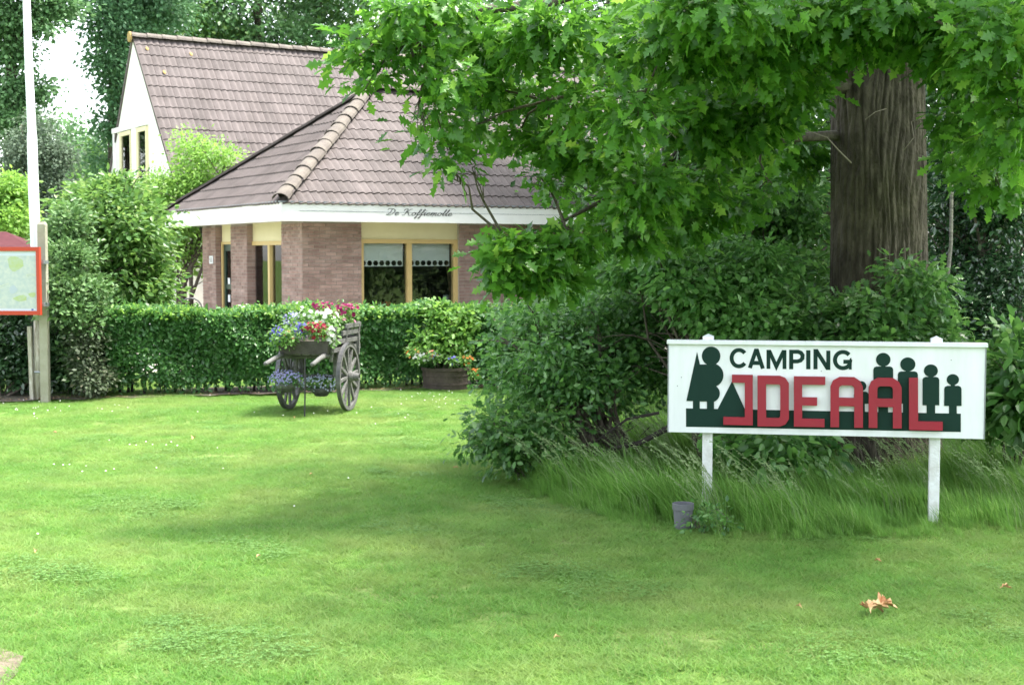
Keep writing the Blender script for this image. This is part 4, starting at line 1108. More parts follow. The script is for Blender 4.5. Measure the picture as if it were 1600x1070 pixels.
# ------------------------------------------------------------------ shrubs under the oak
def bl(lst, k=1.45):
    out = []; q = random.Random(len(lst))
    for a, b, c, d, e in lst:
        out.append(blob(a, b, c, d*.78, e*.78, rd=d*c/FPX*k))
        for _ in range(4):                      # sprays sticking out of the mass
            t = q.uniform(0, 6.28)
            out.append(blob(a+d*.85*math.cos(t), b-e*.85*math.sin(t), c+q.uniform(-.35, .1), d*q.uniform(.2, .36), e*q.uniform(.15, .32), rd=d*c/FPX*.4))
    return out
M['leaf_blue'] = leafmat('bluish shrub leaf', (.022, .085, .02), (.095, .23, .045), (.22, .34, .18), trans=.4, rough=.4, spec=.6)  # pale third colour paints bluish-white highlights on a few leaves
shrub('spreading_shrub', 'large spreading bluish green shrub left of the camping sign', 'shrub', ground_at(960, 736),
      bl([(820,505,12,52,28),(795,550,12,36,30),(870,520,11.8,74,56),(835,610,11.6,56,40),(900,610,11.6,70,46),(960,560,12,84,80),(980,480,12.4,84,56),(905,465,12.4,60,30),(1030,575,12,54,30),(1035,520,12.2,60,70),(785,600,11.9,26,20),(880,575,11.4,60,50)]),
      19000, .066, 401, M['leaf_blue'], T=T_OAK, stems=24, sr=.026, cr=.1, droop=.25, shell=.85, up=.5)
shrub('oak_sucker', 'low leafy oak suckers at the left end of the tall grass', 'shrub', ground_at(835, 752),
      bl([(800,690,11,50,40),(760,680,11,30,24),(840,660,11.1,50,44),(780,650,11.2,40,26),(850,710,10.9,40,24),(735,695,11,18,12)]),
      3000, .07, 402, M['leaf_shrub'], T=T_OAK, stems=9, sr=.016, cr=.07)
M['leaf_feather'] = leafmat('feathery leaf', (.035, .12, .022), (.11, .25, .055), (.22, .34, .16), trans=.4, rough=.45)
shrub('feathery_bush', 'feathery soft green bush between the low oak branch and the trunk', 'shrub', ground_at(1120, 745),
      bl([(1000,410,11.6,54,34),(1060,430,11.4,60,40),(1120,400,11.8,60,44),(1040,370,12,44,26),(1100,470,11.2,66,44),(1180,440,11.4,60,54),(1170,500,11,70,40),(960,420,11.7,30,18)]),
      15000, .075, 403, M['leaf_feather'], T=T_QUAD, stems=10, sr=.022, cr=.09, droop=.4)
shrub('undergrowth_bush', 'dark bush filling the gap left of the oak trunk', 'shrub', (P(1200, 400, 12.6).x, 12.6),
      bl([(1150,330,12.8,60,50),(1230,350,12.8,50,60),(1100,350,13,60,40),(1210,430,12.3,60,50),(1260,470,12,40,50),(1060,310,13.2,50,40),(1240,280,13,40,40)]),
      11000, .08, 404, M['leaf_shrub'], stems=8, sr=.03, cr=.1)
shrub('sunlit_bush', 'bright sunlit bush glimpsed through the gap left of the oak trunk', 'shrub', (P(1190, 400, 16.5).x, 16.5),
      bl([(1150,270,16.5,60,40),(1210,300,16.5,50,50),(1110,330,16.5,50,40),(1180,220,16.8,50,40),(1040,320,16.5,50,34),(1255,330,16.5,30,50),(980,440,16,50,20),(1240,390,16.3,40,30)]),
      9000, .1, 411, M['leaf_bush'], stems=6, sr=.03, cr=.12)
shrub('ivy_bush', 'leafy bush growing up the foot of the oak trunk behind the sign', 'shrub', (P(1360, 400, 10.9).x, 10.75),
      bl([(1320,490,10.8,44,40),(1380,500,10.7,50,36),(1250,500,10.9,50,40),(1440,480,10.8,34,40),(1420,440,10.8,26,24),(1460,440,10.8,22,16),(1340,530,10.6,70,24),(1460,520,10.7,34,26),(1400,415,10.85,10,12)]),
      6500, .085, 405, M['leaf_shrub'], T=T_OAK, stems=9, sr=.014, cr=.08)
shrub('holly', 'dark glossy holly with pale shining leaves right of the oak trunk', 'shrub', (P(1540, 400, 12.8).x, 12.8),
      bl([(1500,300,13,44,60),(1560,330,12.7,60,70),(1500,400,12.9,44,60),(1570,440,12.4,54,60),(1510,490,12.3,50,50),(1600,260,12.5,40,60),(1480,240,13.3,34,60),(1570,530,12,50,34)]),
      17000, .062, 406, leafmat('holly leaf', (.01, .04, .012), (.045, .11, .04), (.25, .32, .2), trans=.15, rough=.18, spec=1.0), stems=9, sr=.03, cr=.09)  # palest leaf colour adds painted glints to the real gloss
shrub('elder', 'broad leaved elder bush right of the camping sign', 'shrub', (P(1590, 400, 10.6).x, 10.6),
      bl([(1580,610,10.5,44,44),(1600,560,10.7,50,40),(1560,650,10.4,34,26),(1620,640,10.3,40,40)]),
      2600, .12, 407, M['leaf_shrub'], stems=8, sr=.014, cr=.1)
shrub('willowherb', 'dull bluish leafy weeds growing under the camping sign', 'shrub', (P(1210, 700, 10.3).x, 10.3),
      bl([(1200,705,10.3,60,22),(1160,695,10.5,40,18),(1260,700,10.4,44,20),(1230,730,10.1,40,14)]),
      1500, .11, 408, M['leaf_blue'], stems=9, sr=.008, cr=.07, droop=.5)
# slim pale sapling stem right of the trunk
sp_ = [P(x, y, 12.2) for x, y in ((1472, 560), (1478, 460), (1486, 380), (1487, 300), (1490, 200), (1484, 90), (1490, -20))]
sp_[0].z = -.03
sap = empty('birch_sapling', (sp_[0].x, sp_[0].y, 0), label='slim pale birch stem just right of the oak trunk', cat='tree')
MB().tube(sp_, [.02, .018, .016, .015, .013, .011, .01], 8).obj('trunk', mat('birch bark', (.4, .37, .32), .8, col2=(.1, .09, .08), scale=9, stretch=(1, 1, 4)), sap, ws=True, smooth=True)
foliage('crown', bl([(1490, 60, 12.2, 50, 30), (1480, 10, 12.2, 40, 30)]), 900, .06, 410, M['leaf_shrub'], parent=sap)
# low dead branches sloping down from the bush to the grass
db = empty('fallen_branch', tuple(ground_at(905, 728)), label='dark bare branch sloping through the grass below the spreading shrub', cat='branch')
mb = MB()
mb.tube([P(x, y, 11) for x, y in ((1080, 640), (1045, 668), (1000, 692), (960, 700), (905, 722))], [.03, .026, .02, .016, .008], 7)
mb.tube([P(x, y, 11) for x, y in ((990, 695), (1005, 715), (1010, 735))], [.01, .008, .004], 5)
mb.tube([P(x, y, 11.1) for x, y in ((1030, 645), (980, 655), (930, 690), (890, 700))], [.014, .012, .008, .004], 5)
for i in range(26):
    x = random.uniform(900, 1040); y = random.uniform(650, 715); a = P(x, y, 11+random.uniform(-.2, .3))
    mb.tube([a, a+Vector((random.uniform(-.12, .05), random.uniform(-.05, .05), random.uniform(-.1, .04)))], [.005, .002], 4)
mb.obj('branch', M['hedge_twig'], db, ws=True)

# ------------------------------------------------------------------ camping sign
DL, DR = 9.5, 9.13
TL = P(1045, 537, DL); TR = P(1540, 543, DR); BL_ = P(1045, 675, DL)
sw = math.hypot(TR.x-TL.x, TR.y-TL.y); sang = math.atan2(TR.y-TL.y, TR.x-TL.x)
ZT, ZB = (TL.z+TR.z)/2, BL_.z
sign = empty('camping_sign', (TL.x, TL.y, 0), sang, label='white camping sign board with raised red letters standing on two posts', cat='sign')
SW = wmat(sign)
M['signwhite'] = mat('sign white paint', (.75, .77, .8), .4, col2=(.66, .69, .7), scale=1.6, bump=.04, stretch=(5, 5, 1))
M['signgreen'] = mat('sign dark green', (.005, .028, .02), .6, spec=.2)
M['signred'] = mat('sign red paint', (.30, .014, .032), .5, col2=(.25, .022, .035), scale=3, spec=.35)
M['signred_edge'] = M['signred']
M['postpaint'] = mat('peeling white post paint', (.72, .74, .75), .6, col2=(.5, .5, .47), scale=9, bump=.3)
BH = ZT-ZB
MB().box((0, 0, ZB), (sw, .035, ZT)).obj('board', M['signwhite'], sign, bevel=.003)
MB().box((-.012, -.022, ZT), (sw+.012, .055, ZT+.028)).obj('top_rail', M['signwhite'], sign, bevel=.003)
MB().box((-.006, -.004, ZB), (0, .045, ZT-.001)).box((sw, -.004, ZB), (sw+.006, .045, ZT-.001)).obj('edge_strip', M['zinc'], sign)
# crop pixel (scale 3.019, origin 1030,520) -> board coordinates
def sp2(cx, cy):
    # quad TL(47,55) TR(1530,70) BL(43,465) BR(1522,505): solve bilinear
    u = (cx-45)/(1526-45)
    for _ in range(6):
        yt = 55+15*u; yb = 465+40*u; v = (cy-yt)/(yb-yt)
        xl = 47-4*v; xr = 1530-8*v; u = (cx-xl)/(xr-xl)
    # perspective: left is a little further away
    w = u*DR/(DR*u + DL*(1-u)) if False else u/(u + (1-u)*DR/DL)
    w = u*DL/(u*DL+(1-u)*DR) if False else u*DR/(u*DR+(1-u)*DL)
    return (w*sw, ZT - v*BH)
MS = Matrix(((1,0,0,0),(0,0,-1,0),(0,1,0,0),(0,0,0,1)))      # (x, z, out) -> local
def spoly(pts, z0, z1, m, name, mb=None):
    mb = MB(); q = [sp2(*p) for p in pts]; mb.prism(q[::-1] if False else q, z0, z1, MS); return mb.obj(name, m, sign)
def circ(cx, cy, rx, ry=None, n=26, a0=0, a1=360):
    ry = ry or rx; return [(cx+rx*math.cos(R(a0+(a1-a0)*i/n)), cy-ry*math.sin(R(a0+(a1-a0)*i/n))) for i in range(n)]
g0, g1 = .0, .002
GR = M['signgreen']
spoly([(133,440),(133,354),(1422,383),(1422,470)], g0, g1, GR, 'green_band')
tr1 = spoly([(189,92),(135,320),(238,322),(238,290)], g0, .0032, GR, 'pine_silhouette')
spoly([(168,318),(168,356),(202,357),(202,320)], g0, .0026, GR, 'pine_trunk_silhouette')
spoly(circ(259,111,46,44), g0, .0038, GR, 'tree_silhouette')
spoly(circ(262,200,58,56), g0, .0044, GR, 'tree_silhouette')
spoly(circ(256,285,46,42), g0, .005, GR, 'tree_silhouette')
spoly([(204,150),(204,322),(275,322),(275,150)], g0, .0056, GR, 'tree_silhouette')
spoly([(238,318),(238,360),(273,361),(273,318)], g0, .0062, GR, 'tree_trunk_silhouette')
spoly([(362,228),(290,360),(425,366),(425,360)], g0, .0036, GR, 'tent_silhouette')
def figure(cx, hy, hr, top, bot, hw, legy, lw):
    spoly(circ(cx, hy, hr, hr*.97), g0, .0034, GR, 'head_silhouette')
    c = 14
    spoly([(cx-hw, bot), (cx-hw, top+c), (cx-hw+c*.3, top+c*.3), (cx-hw+c, top), (cx+hw-c, top), (cx+hw-c*.3, top+c*.3), (cx+hw, top+c), (cx+hw, bot)], g0, .0042, GR, 'figure_silhouette')
    spoly([(cx-9, hy+hr*.6), (cx-9, top+4), (cx+9, top+4), (cx+9, hy+hr*.6)], g0, .0028, GR, 'neck_silhouette')
    spoly([(cx-lw, bot-3), (cx-lw, legy), (cx+lw, legy), (cx+lw, bot-3)], g0, .003, GR, 'leg_silhouette')
figure(1076, 128, 33, 160, 330, 45, 380, 22)
figure(1187, 150, 34, 183, 335, 45, 382, 22)
figure(1290, 180, 31, 209, 343, 37, 386, 19)
figure(1387, 222, 27, 251, 346, 38, 388, 17)
figure(975, 252, 24, 278, 335, 34, 378, 17)
# CAMPING
def letter(strokes, w, m, h0, h1, name='letter', closed=()):
    mb = MB()
    for i, s in enumerate(strokes):
        ribbon(mb, [sp2(*p) for p in s], w if not hasattr(w, '__len__') else w[i], h0 + i*.0004, h1 + i*.0004, MS, closed=i in closed)
    return mb.obj(name, m, sign)
PXM = sw/1480.0
sk = 19*PXM
def arc(cx, cy, rx, ry, a0, a1, n=14): return [(cx+rx*math.cos(R(a0+(a1-a0)*i/n)), cy-ry*math.sin(R(a0+(a1-a0)*i/n))) for i in range(n+1)]
Y0, Y1 = 82, 168
def yy(x, t): return (Y0 + 4 + (x-350)*.0135) + (Y1-Y0-8)*t
letter([arc(396, 121, 36, 38, 38, 322, 22)], sk, GR, g0, g1)
letter([[(449, 167), (478, 86), (484, 86), (512, 170)], [(458, 143), (503, 144)]], sk, GR, g0, g1)
letter([[(539, 171), (539, 91), (545, 91), (577, 160), (610, 92), (616, 92), (616, 172)]], sk*.95, GR, g0, g1)
letter([[(648, 173), (648, 91), (680, 91), (694, 96), (702, 107), (701, 122), (692, 132), (678, 136), (650, 136)]], sk, GR, g0, g1)
letter([[(729, 84), (729, 173)]], sk*1.05, GR, g0, g1)
letter([[(763, 173), (763, 88), (768, 88), (818, 167), (823, 167), (823, 86)]], sk, GR, g0, g1)
letter([arc(891, 130, 37, 38, 40, 350, 22)[:-1] + [(925, 148), (925, 138), (893, 138)], [(925, 134), (925, 174)]], [sk, sk*.7], GR, g0, g1)
# raised red IDEAAL
RT = .034; RD = M['signred']; Wd = 41*PXM
letter([[(362, 215), (444, 216), (444, 414), (320, 411)]], Wd*.93, RD, .0095, RT)
letter([[(507, 221), (590, 222), (606, 228), (616, 243), (616, 398), (606, 413), (590, 419), (507, 418)]], Wd, RD, .0095, RT, closed=(0,))
letter([[(808, 226), (680, 224), (680, 421), (804, 424)], [(690, 321), (770, 323)]], Wd*.95, RD, .0095, RT)
for ox, dy in ((0, 0), (176, 4)):
    letter([[(852+ox, 443+dy), (852+ox, 256+dy), (860+ox, 238+dy), (880+ox, 227+dy), (936+ox, 228+dy), (954+ox, 240+dy), (962+ox, 258+dy), (962+ox, 446+dy)], [(866+ox, 324+dy), (950+ox, 326+dy)]], Wd*.97, RD, .0095, RT)
letter([[(1211, 212), (1211, 437), (1340, 440)]], Wd, RD, .0095, RT)
for cx, cy in ((110, 210), (90, 250), (790, 182), (1380, 130)):
    MB().lathe([(.004, 0), (.002, .0015), (.0001, .0018)], 8).obj('screw_mark', M['zinc'], sign).matrix_basis = Matrix.Translation((*[sp2(cx, cy)[0]], -.0, sp2(cx, cy)[1])) @ Matrix.Rotation(R(90), 4, 'X')
for px in (1107, 1465):
    lx = plane_local(SW, 'y', .04, px)
    po = MB().box((lx-.033, .036, -.05), (lx+.033, .10, ZT+.034)).obj('post', M['postpaint'], sign, bevel=.004)
    MB().add([(lx-.036, .034, ZT+.028), (lx+.036, .034, ZT+.028), (lx+.036, .104, ZT+.028), (lx-.036, .104, ZT+.028), (lx-.036, .034, ZT+.05), (lx+.036, .034, ZT+.05), (lx+.036, .104, ZT+.05), (lx-.036, .104, ZT+.05), (lx, .07, ZT+.068)],
             [(3,2,1,0),(0,1,5,4),(1,2,6,5),(2,3,7,6),(3,0,4,7),(4,5,8),(5,6,8),(6,7,8),(7,4,8)]).obj('post_cap', M['signwhite'], po)

# bucket at the foot of the left post
b_ = ground_at(1067, 829); bk = empty('bucket', tuple(b_), label='grey plastic bucket in the tall grass at the left sign post', cat='bucket')
M['greyplastic'] = mat('grey plastic', (.12, .125, .14), .55, col2=(.09, .095, .1), scale=6)
r0 = 16/FPX*b_.y
MB().lathe([(.0001, .012), (r0*.8, .0), (r0*.98, .125), (r0*1.06, .127), (r0*1.08, .165), (r0*1.0, .167), (r0*.93, .12), (r0*.78, .05), (.0001, .05)], 28).obj('bucket_wall', M['greyplastic'], bk, smooth=False)
MB().lathe([(.0001, .14), (r0*.94, .135)], 20).obj('bucket_soil', M['earth'], bk)
shrub('weed', 'thin straggly weed beside the grey bucket', 'plant', ground_at(1108, 832),
      bl([(1100, 808, 8.95, 22, 18), (1120, 815, 9.0, 20, 14)]), 260, .04, 420, M['leaf_shrub'], stems=9, sr=.004, cr=.05)

# ------------------------------------------------------------------ flagpole, posts and map board
M['polewhite'] = mat('white pole paint', (.7, .73, .75), .4, col2=(.6, .64, .67), scale=2.5, stretch=(4, 4, .6))
M['oldwood'] = mat('peeling weathered wood', (.34, .3, .22), .9, col2=(.6, .58, .52), scale=9, bump=.6, stretch=(5, 5, 1))
M['concrete'] = mat('mossy concrete', (.28, .27, .2), .9, col2=(.36, .34, .27), scale=7, bump=.3, bscale=40)
fd = 17.25
def pp(px, py): return P(px, py, fd)
base = pp(60.5, 626); base.z = 0
fp = empty('flagpole', tuple(base), label='white flagpole with peeling wooden foot behind the map board', cat='flagpole')
q = [base, pp(60, 500), pp(56.5, 400), pp(52.5, 300), pp(50, 215), pp(49.8, 205), pp(45, 100), pp(41.5, 0), pp(37, -200), pp(33, -420)]
w = [7.5, 7.5, 7.8, 8, 7.6, 6.6, 6.2, 5.8, 5.0, 4.0]
i0 = 1
MB().tube([tuple(base - Vector((0,0,.05))), tuple(pp(60, 492))], [.058, .056], 12).obj('foot', M['oldwood'], fp, ws=True, smooth=True)
MB().tube(q[1:], [x*fd/FPX for x in w[1:]], 16).obj('shaft', M['polewhite'], fp, ws=True, smooth=True)
MB().tube([pp(59, 470), pp(59.2, 478)], [.066, .066], 14).obj('band', M['zinc'], fp, ws=True)
MB().tube([pp(60.5, 350), pp(63.5, 352)], [.012, .012], 8).obj('cleat', M['zinc'], fp, ws=True)
cp = ground_at(71.5, 627)
hz = P(71, 347, cp.y).z; hw = 6.2/FPX*cp.y
cpost = MB()
cpost.box((-hw, -hw, -.1), (hw, hw, hz-.03)); cpost.add([(-hw,-hw,hz-.03),(hw,-hw,hz-.03),(hw,hw,hz-.03),(-hw,hw,hz-.03),(-hw*.7,-hw*.7,hz),(hw*.7,-hw*.7,hz),(hw*.7,hw*.7,hz),(-hw*.7,hw*.7,hz)], [(0,1,5,4),(1,2,6,5),(2,3,7,6),(3,0,4,7),(4,5,6,7)])
o = cpost.obj('concrete_post', M['concrete'], None, label='square concrete post supporting the flagpole, right of the map board', cat='post', bevel=.004); o.location = cp
for zb_ in (.35, 1.25):
    MB().tube([(-.13, .0, zb_), (.045, .0, zb_)], .012, 8).obj('bolt', M['zinc'], o)
wp = ground_at(50.5, 626)
wz = P(50, 510, wp.y).z
ws_ = MB().box((-.022, -.03, -.05), (.022, .03, wz)).obj('wooden_stake', M['oldwood'], None, label='short weathered wooden stake under the map board', cat='post', bevel=.004)
ws_.location = wp; ws_.rotation_euler = (0, R(-1), 0)
# map board (continues past the left edge of the picture)
bd = 16.9
mr = P(63.5, 439, bd); mbz0 = P(60, 492, bd).z; mbz1 = P(60, 386, bd).z; MWID = 1.6
mapb = empty('map_board', (mr.x, mr.y, 0), R(-2), label='large printed map board in a red orange frame at the left edge', cat='sign')
M['redframe'] = mat('red orange frame', (.45, .04, .014), .5)
fw = 9/FPX*bd
for a, b in (((-MWID, -.03, mbz0), (0, .03, mbz0+fw*.7)), ((-MWID, -.03, mbz1-fw*.7), (0, .03, mbz1)), ((-fw*.6, -.03, mbz0+fw*.7), (0, .03, mbz1-fw*.7)), ((-MWID, -.03, mbz0+fw*.7), (-MWID+fw*.6, .03, mbz1-fw*.7))):
    MB().box(a, b).obj('frame', M['redframe'], mapb)
M['mapbase'] = mat('map print', (.38, .44, .46), .35, col2=(.52, .54, .5), scale=22)
MB().box((-MWID+fw*.6, -.008, mbz0+fw*.7), (-fw*.6, .02, mbz1-fw*.7)).obj('panel', mat('map sheet border', (.55, .6, .7), .3), mapb)
mp0, mp1 = mbz0+fw*.7+.03, mbz1-fw*.7-.055
MB().box((-MWID+fw*.6+.02, -.010, mp0), (-fw*.6-.012, -.008, mp1)).obj('printed_map', M['mapbase'], mapb)
rr = random.Random(12)
M['mapgreen'] = mat('map green', (.38, .45, .2), .35, col2=(.4, .47, .34), scale=18); M['mapline'] = mat('map road', (.6, .62, .5), .3); M['mapgrey'] = mat('map grey', (.4, .45, .52), .3)
def mpatch(cx, cz, rx, rz, m, n, lay):
    p = [(cx+rx*(1+.3*rr.uniform(-1, 1))*math.cos(6.283*i/n), cz+rz*(1+.3*rr.uniform(-1, 1))*math.sin(6.283*i/n)) for i in range(n)]
    p = [(min(max(x, -MWID+fw*.6+.03), -fw*.6-.02), min(max(z, mp0+.01), mp1-.01)) for x, z in p]
    MB().prism(p, .0085, .0105+lay*.0006, MS).obj('map_patch', m, mapb)
mpatch(-.30, mp1-.09, .10, .09, M['mapgreen'], 12, 1); mpatch(-.24, mp0+.12, .09, .035, M['mapgreen'], 10, 2); mpatch(-.10, mp0+.16, .05, .03, M['mapgreen'], 9, 3)
mpatch(-.33, mp0+.22, .06, .05, M['mapgrey'], 9, 4); mpatch(-.7, mp0+.25, .2, .12, M['mapgreen'], 14, 5); mpatch(-.95, mp0+.1, .1, .06, M['mapgrey'], 10, 6)
mb = MB()
for i in range(16):
    x = rr.uniform(-MWID+.1, -.06); z = rr.uniform(mp0+.03, mp1-.03); p = [(x, z)]
    for _ in range(6):
        x = min(max(x+rr.uniform(-.07, .07), -MWID+.07), -.05); z = min(max(z+rr.uniform(-.05, .05), mp0+.02), mp1-.02); p.append((x, z))
    ribbon(mb, p, .004, .0145, .015+i*.0001, MS)
mb.obj('map_roads', M['mapline'], mapb, kind='stuff')
MB().prism([(-.115, mbz0+fw*.7+.008), (-.09, mbz0+fw*.7+.008), (-.09, mbz0+fw*.7+.024), (-.115, mbz0+fw*.7+.024)], .008, .011, MS).obj('emblem', mat('blue emblem', (.02, .05, .3), .4), mapb)
for x in (-.06, -MWID+.08): MB().box((x-.03, .031, -.05), (x+.03, .09, mbz1-.03)).obj('leg', M['oldwood'], mapb) if x < -.5 else None
MB().box((-.02, .031, mbz0+.1), (.03, cp.y-mr.y-.02, mbz0+.14)).box((-.02, .031, mbz1-.2), (.03, cp.y-mr.y-.02, mbz1-.16)).obj('bracket', M['zinc'], mapb)

# ------------------------------------------------------------------ flower cart
CY = 16.15
cc = P(498, 640, CY); CA = R(-11)           # local -y = forwards (handles)
cart = empty('flower_cart', (cc.x, CY, 0), CA, label='old grey wooden handcart with spoked wheels filled with flowers', cat='cart')
M['greywood'] = mat('weathered grey wood', (.09, .088, .085), .85, col2=(.19, .19, .185), scale=10, bump=.5, stretch=(1, 5, 5))
M['darkwood2'] = mat('dark planter wood', (.045, .038, .036), .85, col2=(.085, .075, .07), scale=8, bump=.4)
M['iron'] = mat('worn iron', (.07, .07, .075), .55, metal=.4, col2=(.14, .14, .145), scale=20)
WR, HT = .385, .355
def wheel(x, side, parent):
    w_ = empty('wheel', (x, 0, WR)); w_.parent = parent
    # rim: felloe ring
    def ring(r0, r1, y0, y1, n=48):
        mb = MB()
        mb.lathe([(r0, y0), (r1, y0), (r1, y1), (r0, y1), (r0, y0)], n); return mb
    rot = Matrix.Rotation(R(90), 4, 'Y')
    o = ring(WR-.046, WR-.008, -.021, .021).obj('rim', M['greywood'], w_); o.matrix_basis = rot
    o = ring(WR-.008, WR, -.024, .024).obj('tyre', M['iron'], w_); o.matrix_basis = rot
    o = MB().lathe([(.001, -.10), (.035, -.10), (.045, -.06), (.065, -.02), (.065, .03), (.045, .07), (.038, .13), (.028, .13), (.028, .11), (.001, .11)], 20).obj('hub', M['greywood'], w_, smooth=False); o.matrix_basis = Matrix.Rotation(R(90*side), 4, 'Y')
    for k_ in range(12):
        a = 2*math.pi*k_/12 + .1
        mb = MB().box((-.014, -.019, .05), (.014, .019, WR-.05))
        o = mb.obj('spoke', M['greywood'], w_, bevel=.004); o.matrix_basis = Matrix.Rotation(a, 4, 'X')
    return w_
wheel(-.355, -1, cart); wheel(.355, 1, cart)
MB().tube([(-.33, 0, WR), (.33, 0, WR)], .022, 10).obj('axle', M['iron'], cart)
# chassis rails running forward into handles
for s in (-1, 1):
    x = .235*s
    MB().tube([(x, .5, .60), (x, .2, .61), (x*1.0, -.25, .63), (x*1.03, -.5, .655)], [.032, .034, .034, .03], 8).obj('rail', M['greywood'], cart, smooth=True)
    MB().tube([(x*1.03, -.5, .655), (x*1.08, -.7, .635), (x*1.12, -.92, .60), (x*1.12, -.97, .592), (x*1.12, -.98, .59)], [.030, .026, .024, .026, .012], 10).obj('handle', M['greywood'], cart, smooth=True)
    for y in (-.1, .12): MB().box((x-.02, y-.02, WR), (x+.02, y+.02, .6)).obj('axle_bracket', M['greywood'], cart)
MB().tube([(-.24, -.3, .62), (.24, -.3, .62)], .016, 8).obj('cross_bar', M['greywood'], cart)
MB().box((-.27, .47, .57), (.27, .52, .64)).obj('cross_bar', M['greywood'], cart)
# floor boards
for i in range(5): MB().box((-.27+.11*i, -.42, .645), (-.27+.11*i+.1, .52, .665)).obj('floor_board', M['greywood'], cart, bevel=.003)
# tapered side posts and slatted sides, flaring out
for s in (-1, 1):
    for y in (-.38, .05, .5):
        MB().tube([(s*.275, y, .58), (s*.33, y, .965)], [.022, .022], 4).obj('side_post', M['greywood'], cart)
    for z, y0, y1 in ((.70, -.42, .54), (.79, -.42, .54), (.88, -.1, .54), (.955, .0, .56)):
        x = s*(.275 + (z-.58)*.143)
        MB().box((x-.011, y0, z-.026), (x+.011, y1, z+.026)).obj('side_slat', M['greywood'], cart, bevel=.003)
for x in (-.30, .30): MB().box((x-.03, .50, .60), (x+.03, .535, .99)).obj('back_post', M['greywood'], cart, bevel=.004)
for z in (.70, .80, .90): MB().box((-.33, .536, z-.03), (.33, .556, z+.03)).obj('back_slat', M['greywood'], cart, bevel=.003)
MB().tube([(.06, -.62, .63), (.07, -.66, .3), (.07, -.68, 0)], [.009, .009, .009], 8).obj('prop_leg', M['black'], cart)
# wooden planter box on the cart floor
pb_ = empty('planter_box', (0, 0, 0), label='dark wooden planter box set on the front of the flower cart', cat='planter')
def boxM(z): return Matrix.Translation(cart.location) @ Matrix.Rotation(CA, 4, 'Z') @ Matrix.Translation((0, 0, z))
pb_.matrix_basis = boxM(0)
tb = MB()
a = [(-.27,-.50,.667),(.27,-.50,.667),(.27,.42,.667),(-.27,.42,.667)]; b = [(-.30,-.54,.815),(.30,-.54,.815),(.30,.46,.815),(-.30,.46,.815)]
for i in range(4):
    j = (i+1) % 4
    nn_ = [(Vector(p)*.94 if False else Vector((p[0]*.92, -.04+(p[1]+.04)*.96, p[2]))) for p in (a[i], a[j], b[j], b[i])]
    MB().add([a[i], a[j], b[j], b[i]] + [tuple(x) for x in nn_], [(0,1,2,3),(7,6,5,4),(3,2,6,7),(0,3,7,4),(1,5,6,2),(0,4,5,1)]).obj('side_board', M['darkwood2'], pb_)
MB().box((-.26, -.48, .67), (.26, .42, .77)).obj('potting_soil', M['earth'], pb_)
CW = boxM(0)
def clocal(x, y, z): return CW @ Vector((x, y, z))
M['leaf_petunia'] = leafmat('petunia leaf', (.06, .15, .03), (.13, .25, .06), (.18, .28, .1), trans=.35)
PET = {'magenta': (.27, .012, .09), 'red': (.28, .008, .03), 'white': (.8, .8, .78), 'blue': (.10, .10, .38), 'lavender': (.30, .29, .52), 'paleblue': (.5, .53, .72), 'orange': (.75, .22, .04), 'salmon': (.7, .3, .2), 'pink': (.6, .2, .35)}
for k_, c_ in PET.items(): M['pet_'+k_] = leafmat(k_+' petal', tuple(x*.8 for x in c_), c_, None, trans=.25, rough=.6)
def flower_T(n=5):
    v = [(0, .5, -.12)]; f = []
    for i in range(n*2):
        a = math.pi*i/n; r = .5 if i % 2 else .42; v.append((r*math.sin(a), .5+r*math.cos(a), .05))
    for i in range(n*2): f.append((0, 1+i, 1+(i+1) % (n*2)))
    return np.array(v, float), np.array(f)
T_FLOWER = flower_T()
def flower_plant(name, label, cat, c, r, colour, nl, nf, seed, fs=.05, ls=.05, group=None, leaf='leaf_petunia', top=True):
    root = empty(name, (c.x, c.y, c.z - r[2]), label=label, cat=cat, group=group)
    B = [(c.x, c.y, c.z, r[0], r[1], r[2])]
    foliage('leaves', B, nl, ls, seed, M[leaf], parent=root, cr=.03, shell=.5)
    rg = np.random.default_rng(seed+1)
    u = nrm(rg.normal(size=(nf, 3)) + np.array([0, -.5, .7])); pos = np.array(c) + u*np.array(r)*rg.uniform(.9, 1.15, (nf, 1))
    n_ = u + rg.normal(size=u.shape)*.25 + np.array([0, -.5, .2]); d_ = np.cross(n_, rg.normal(size=u.shape))
    V, F = place_leaves(T_FLOWER, pos, d_, n_, fs*rg.uniform(.75, 1.15, nf))
    o = link('blossoms', mesh_np('blossoms', V, F, M['pet_'+colour]), root, True); o['kind'] = 'stuff'
    mb = MB()
    for i in range(5): mb.tube([(c.x, c.y, c.z-r[2]), tuple(Vector(c)+Vector(u[i]).xyz*r[2]*.6)], [.004, .002], 4)
    mb.obj('stems', M['leaf_petunia'], root, ws=True)
    return root
bg_ = 'flowering plants in the cart'
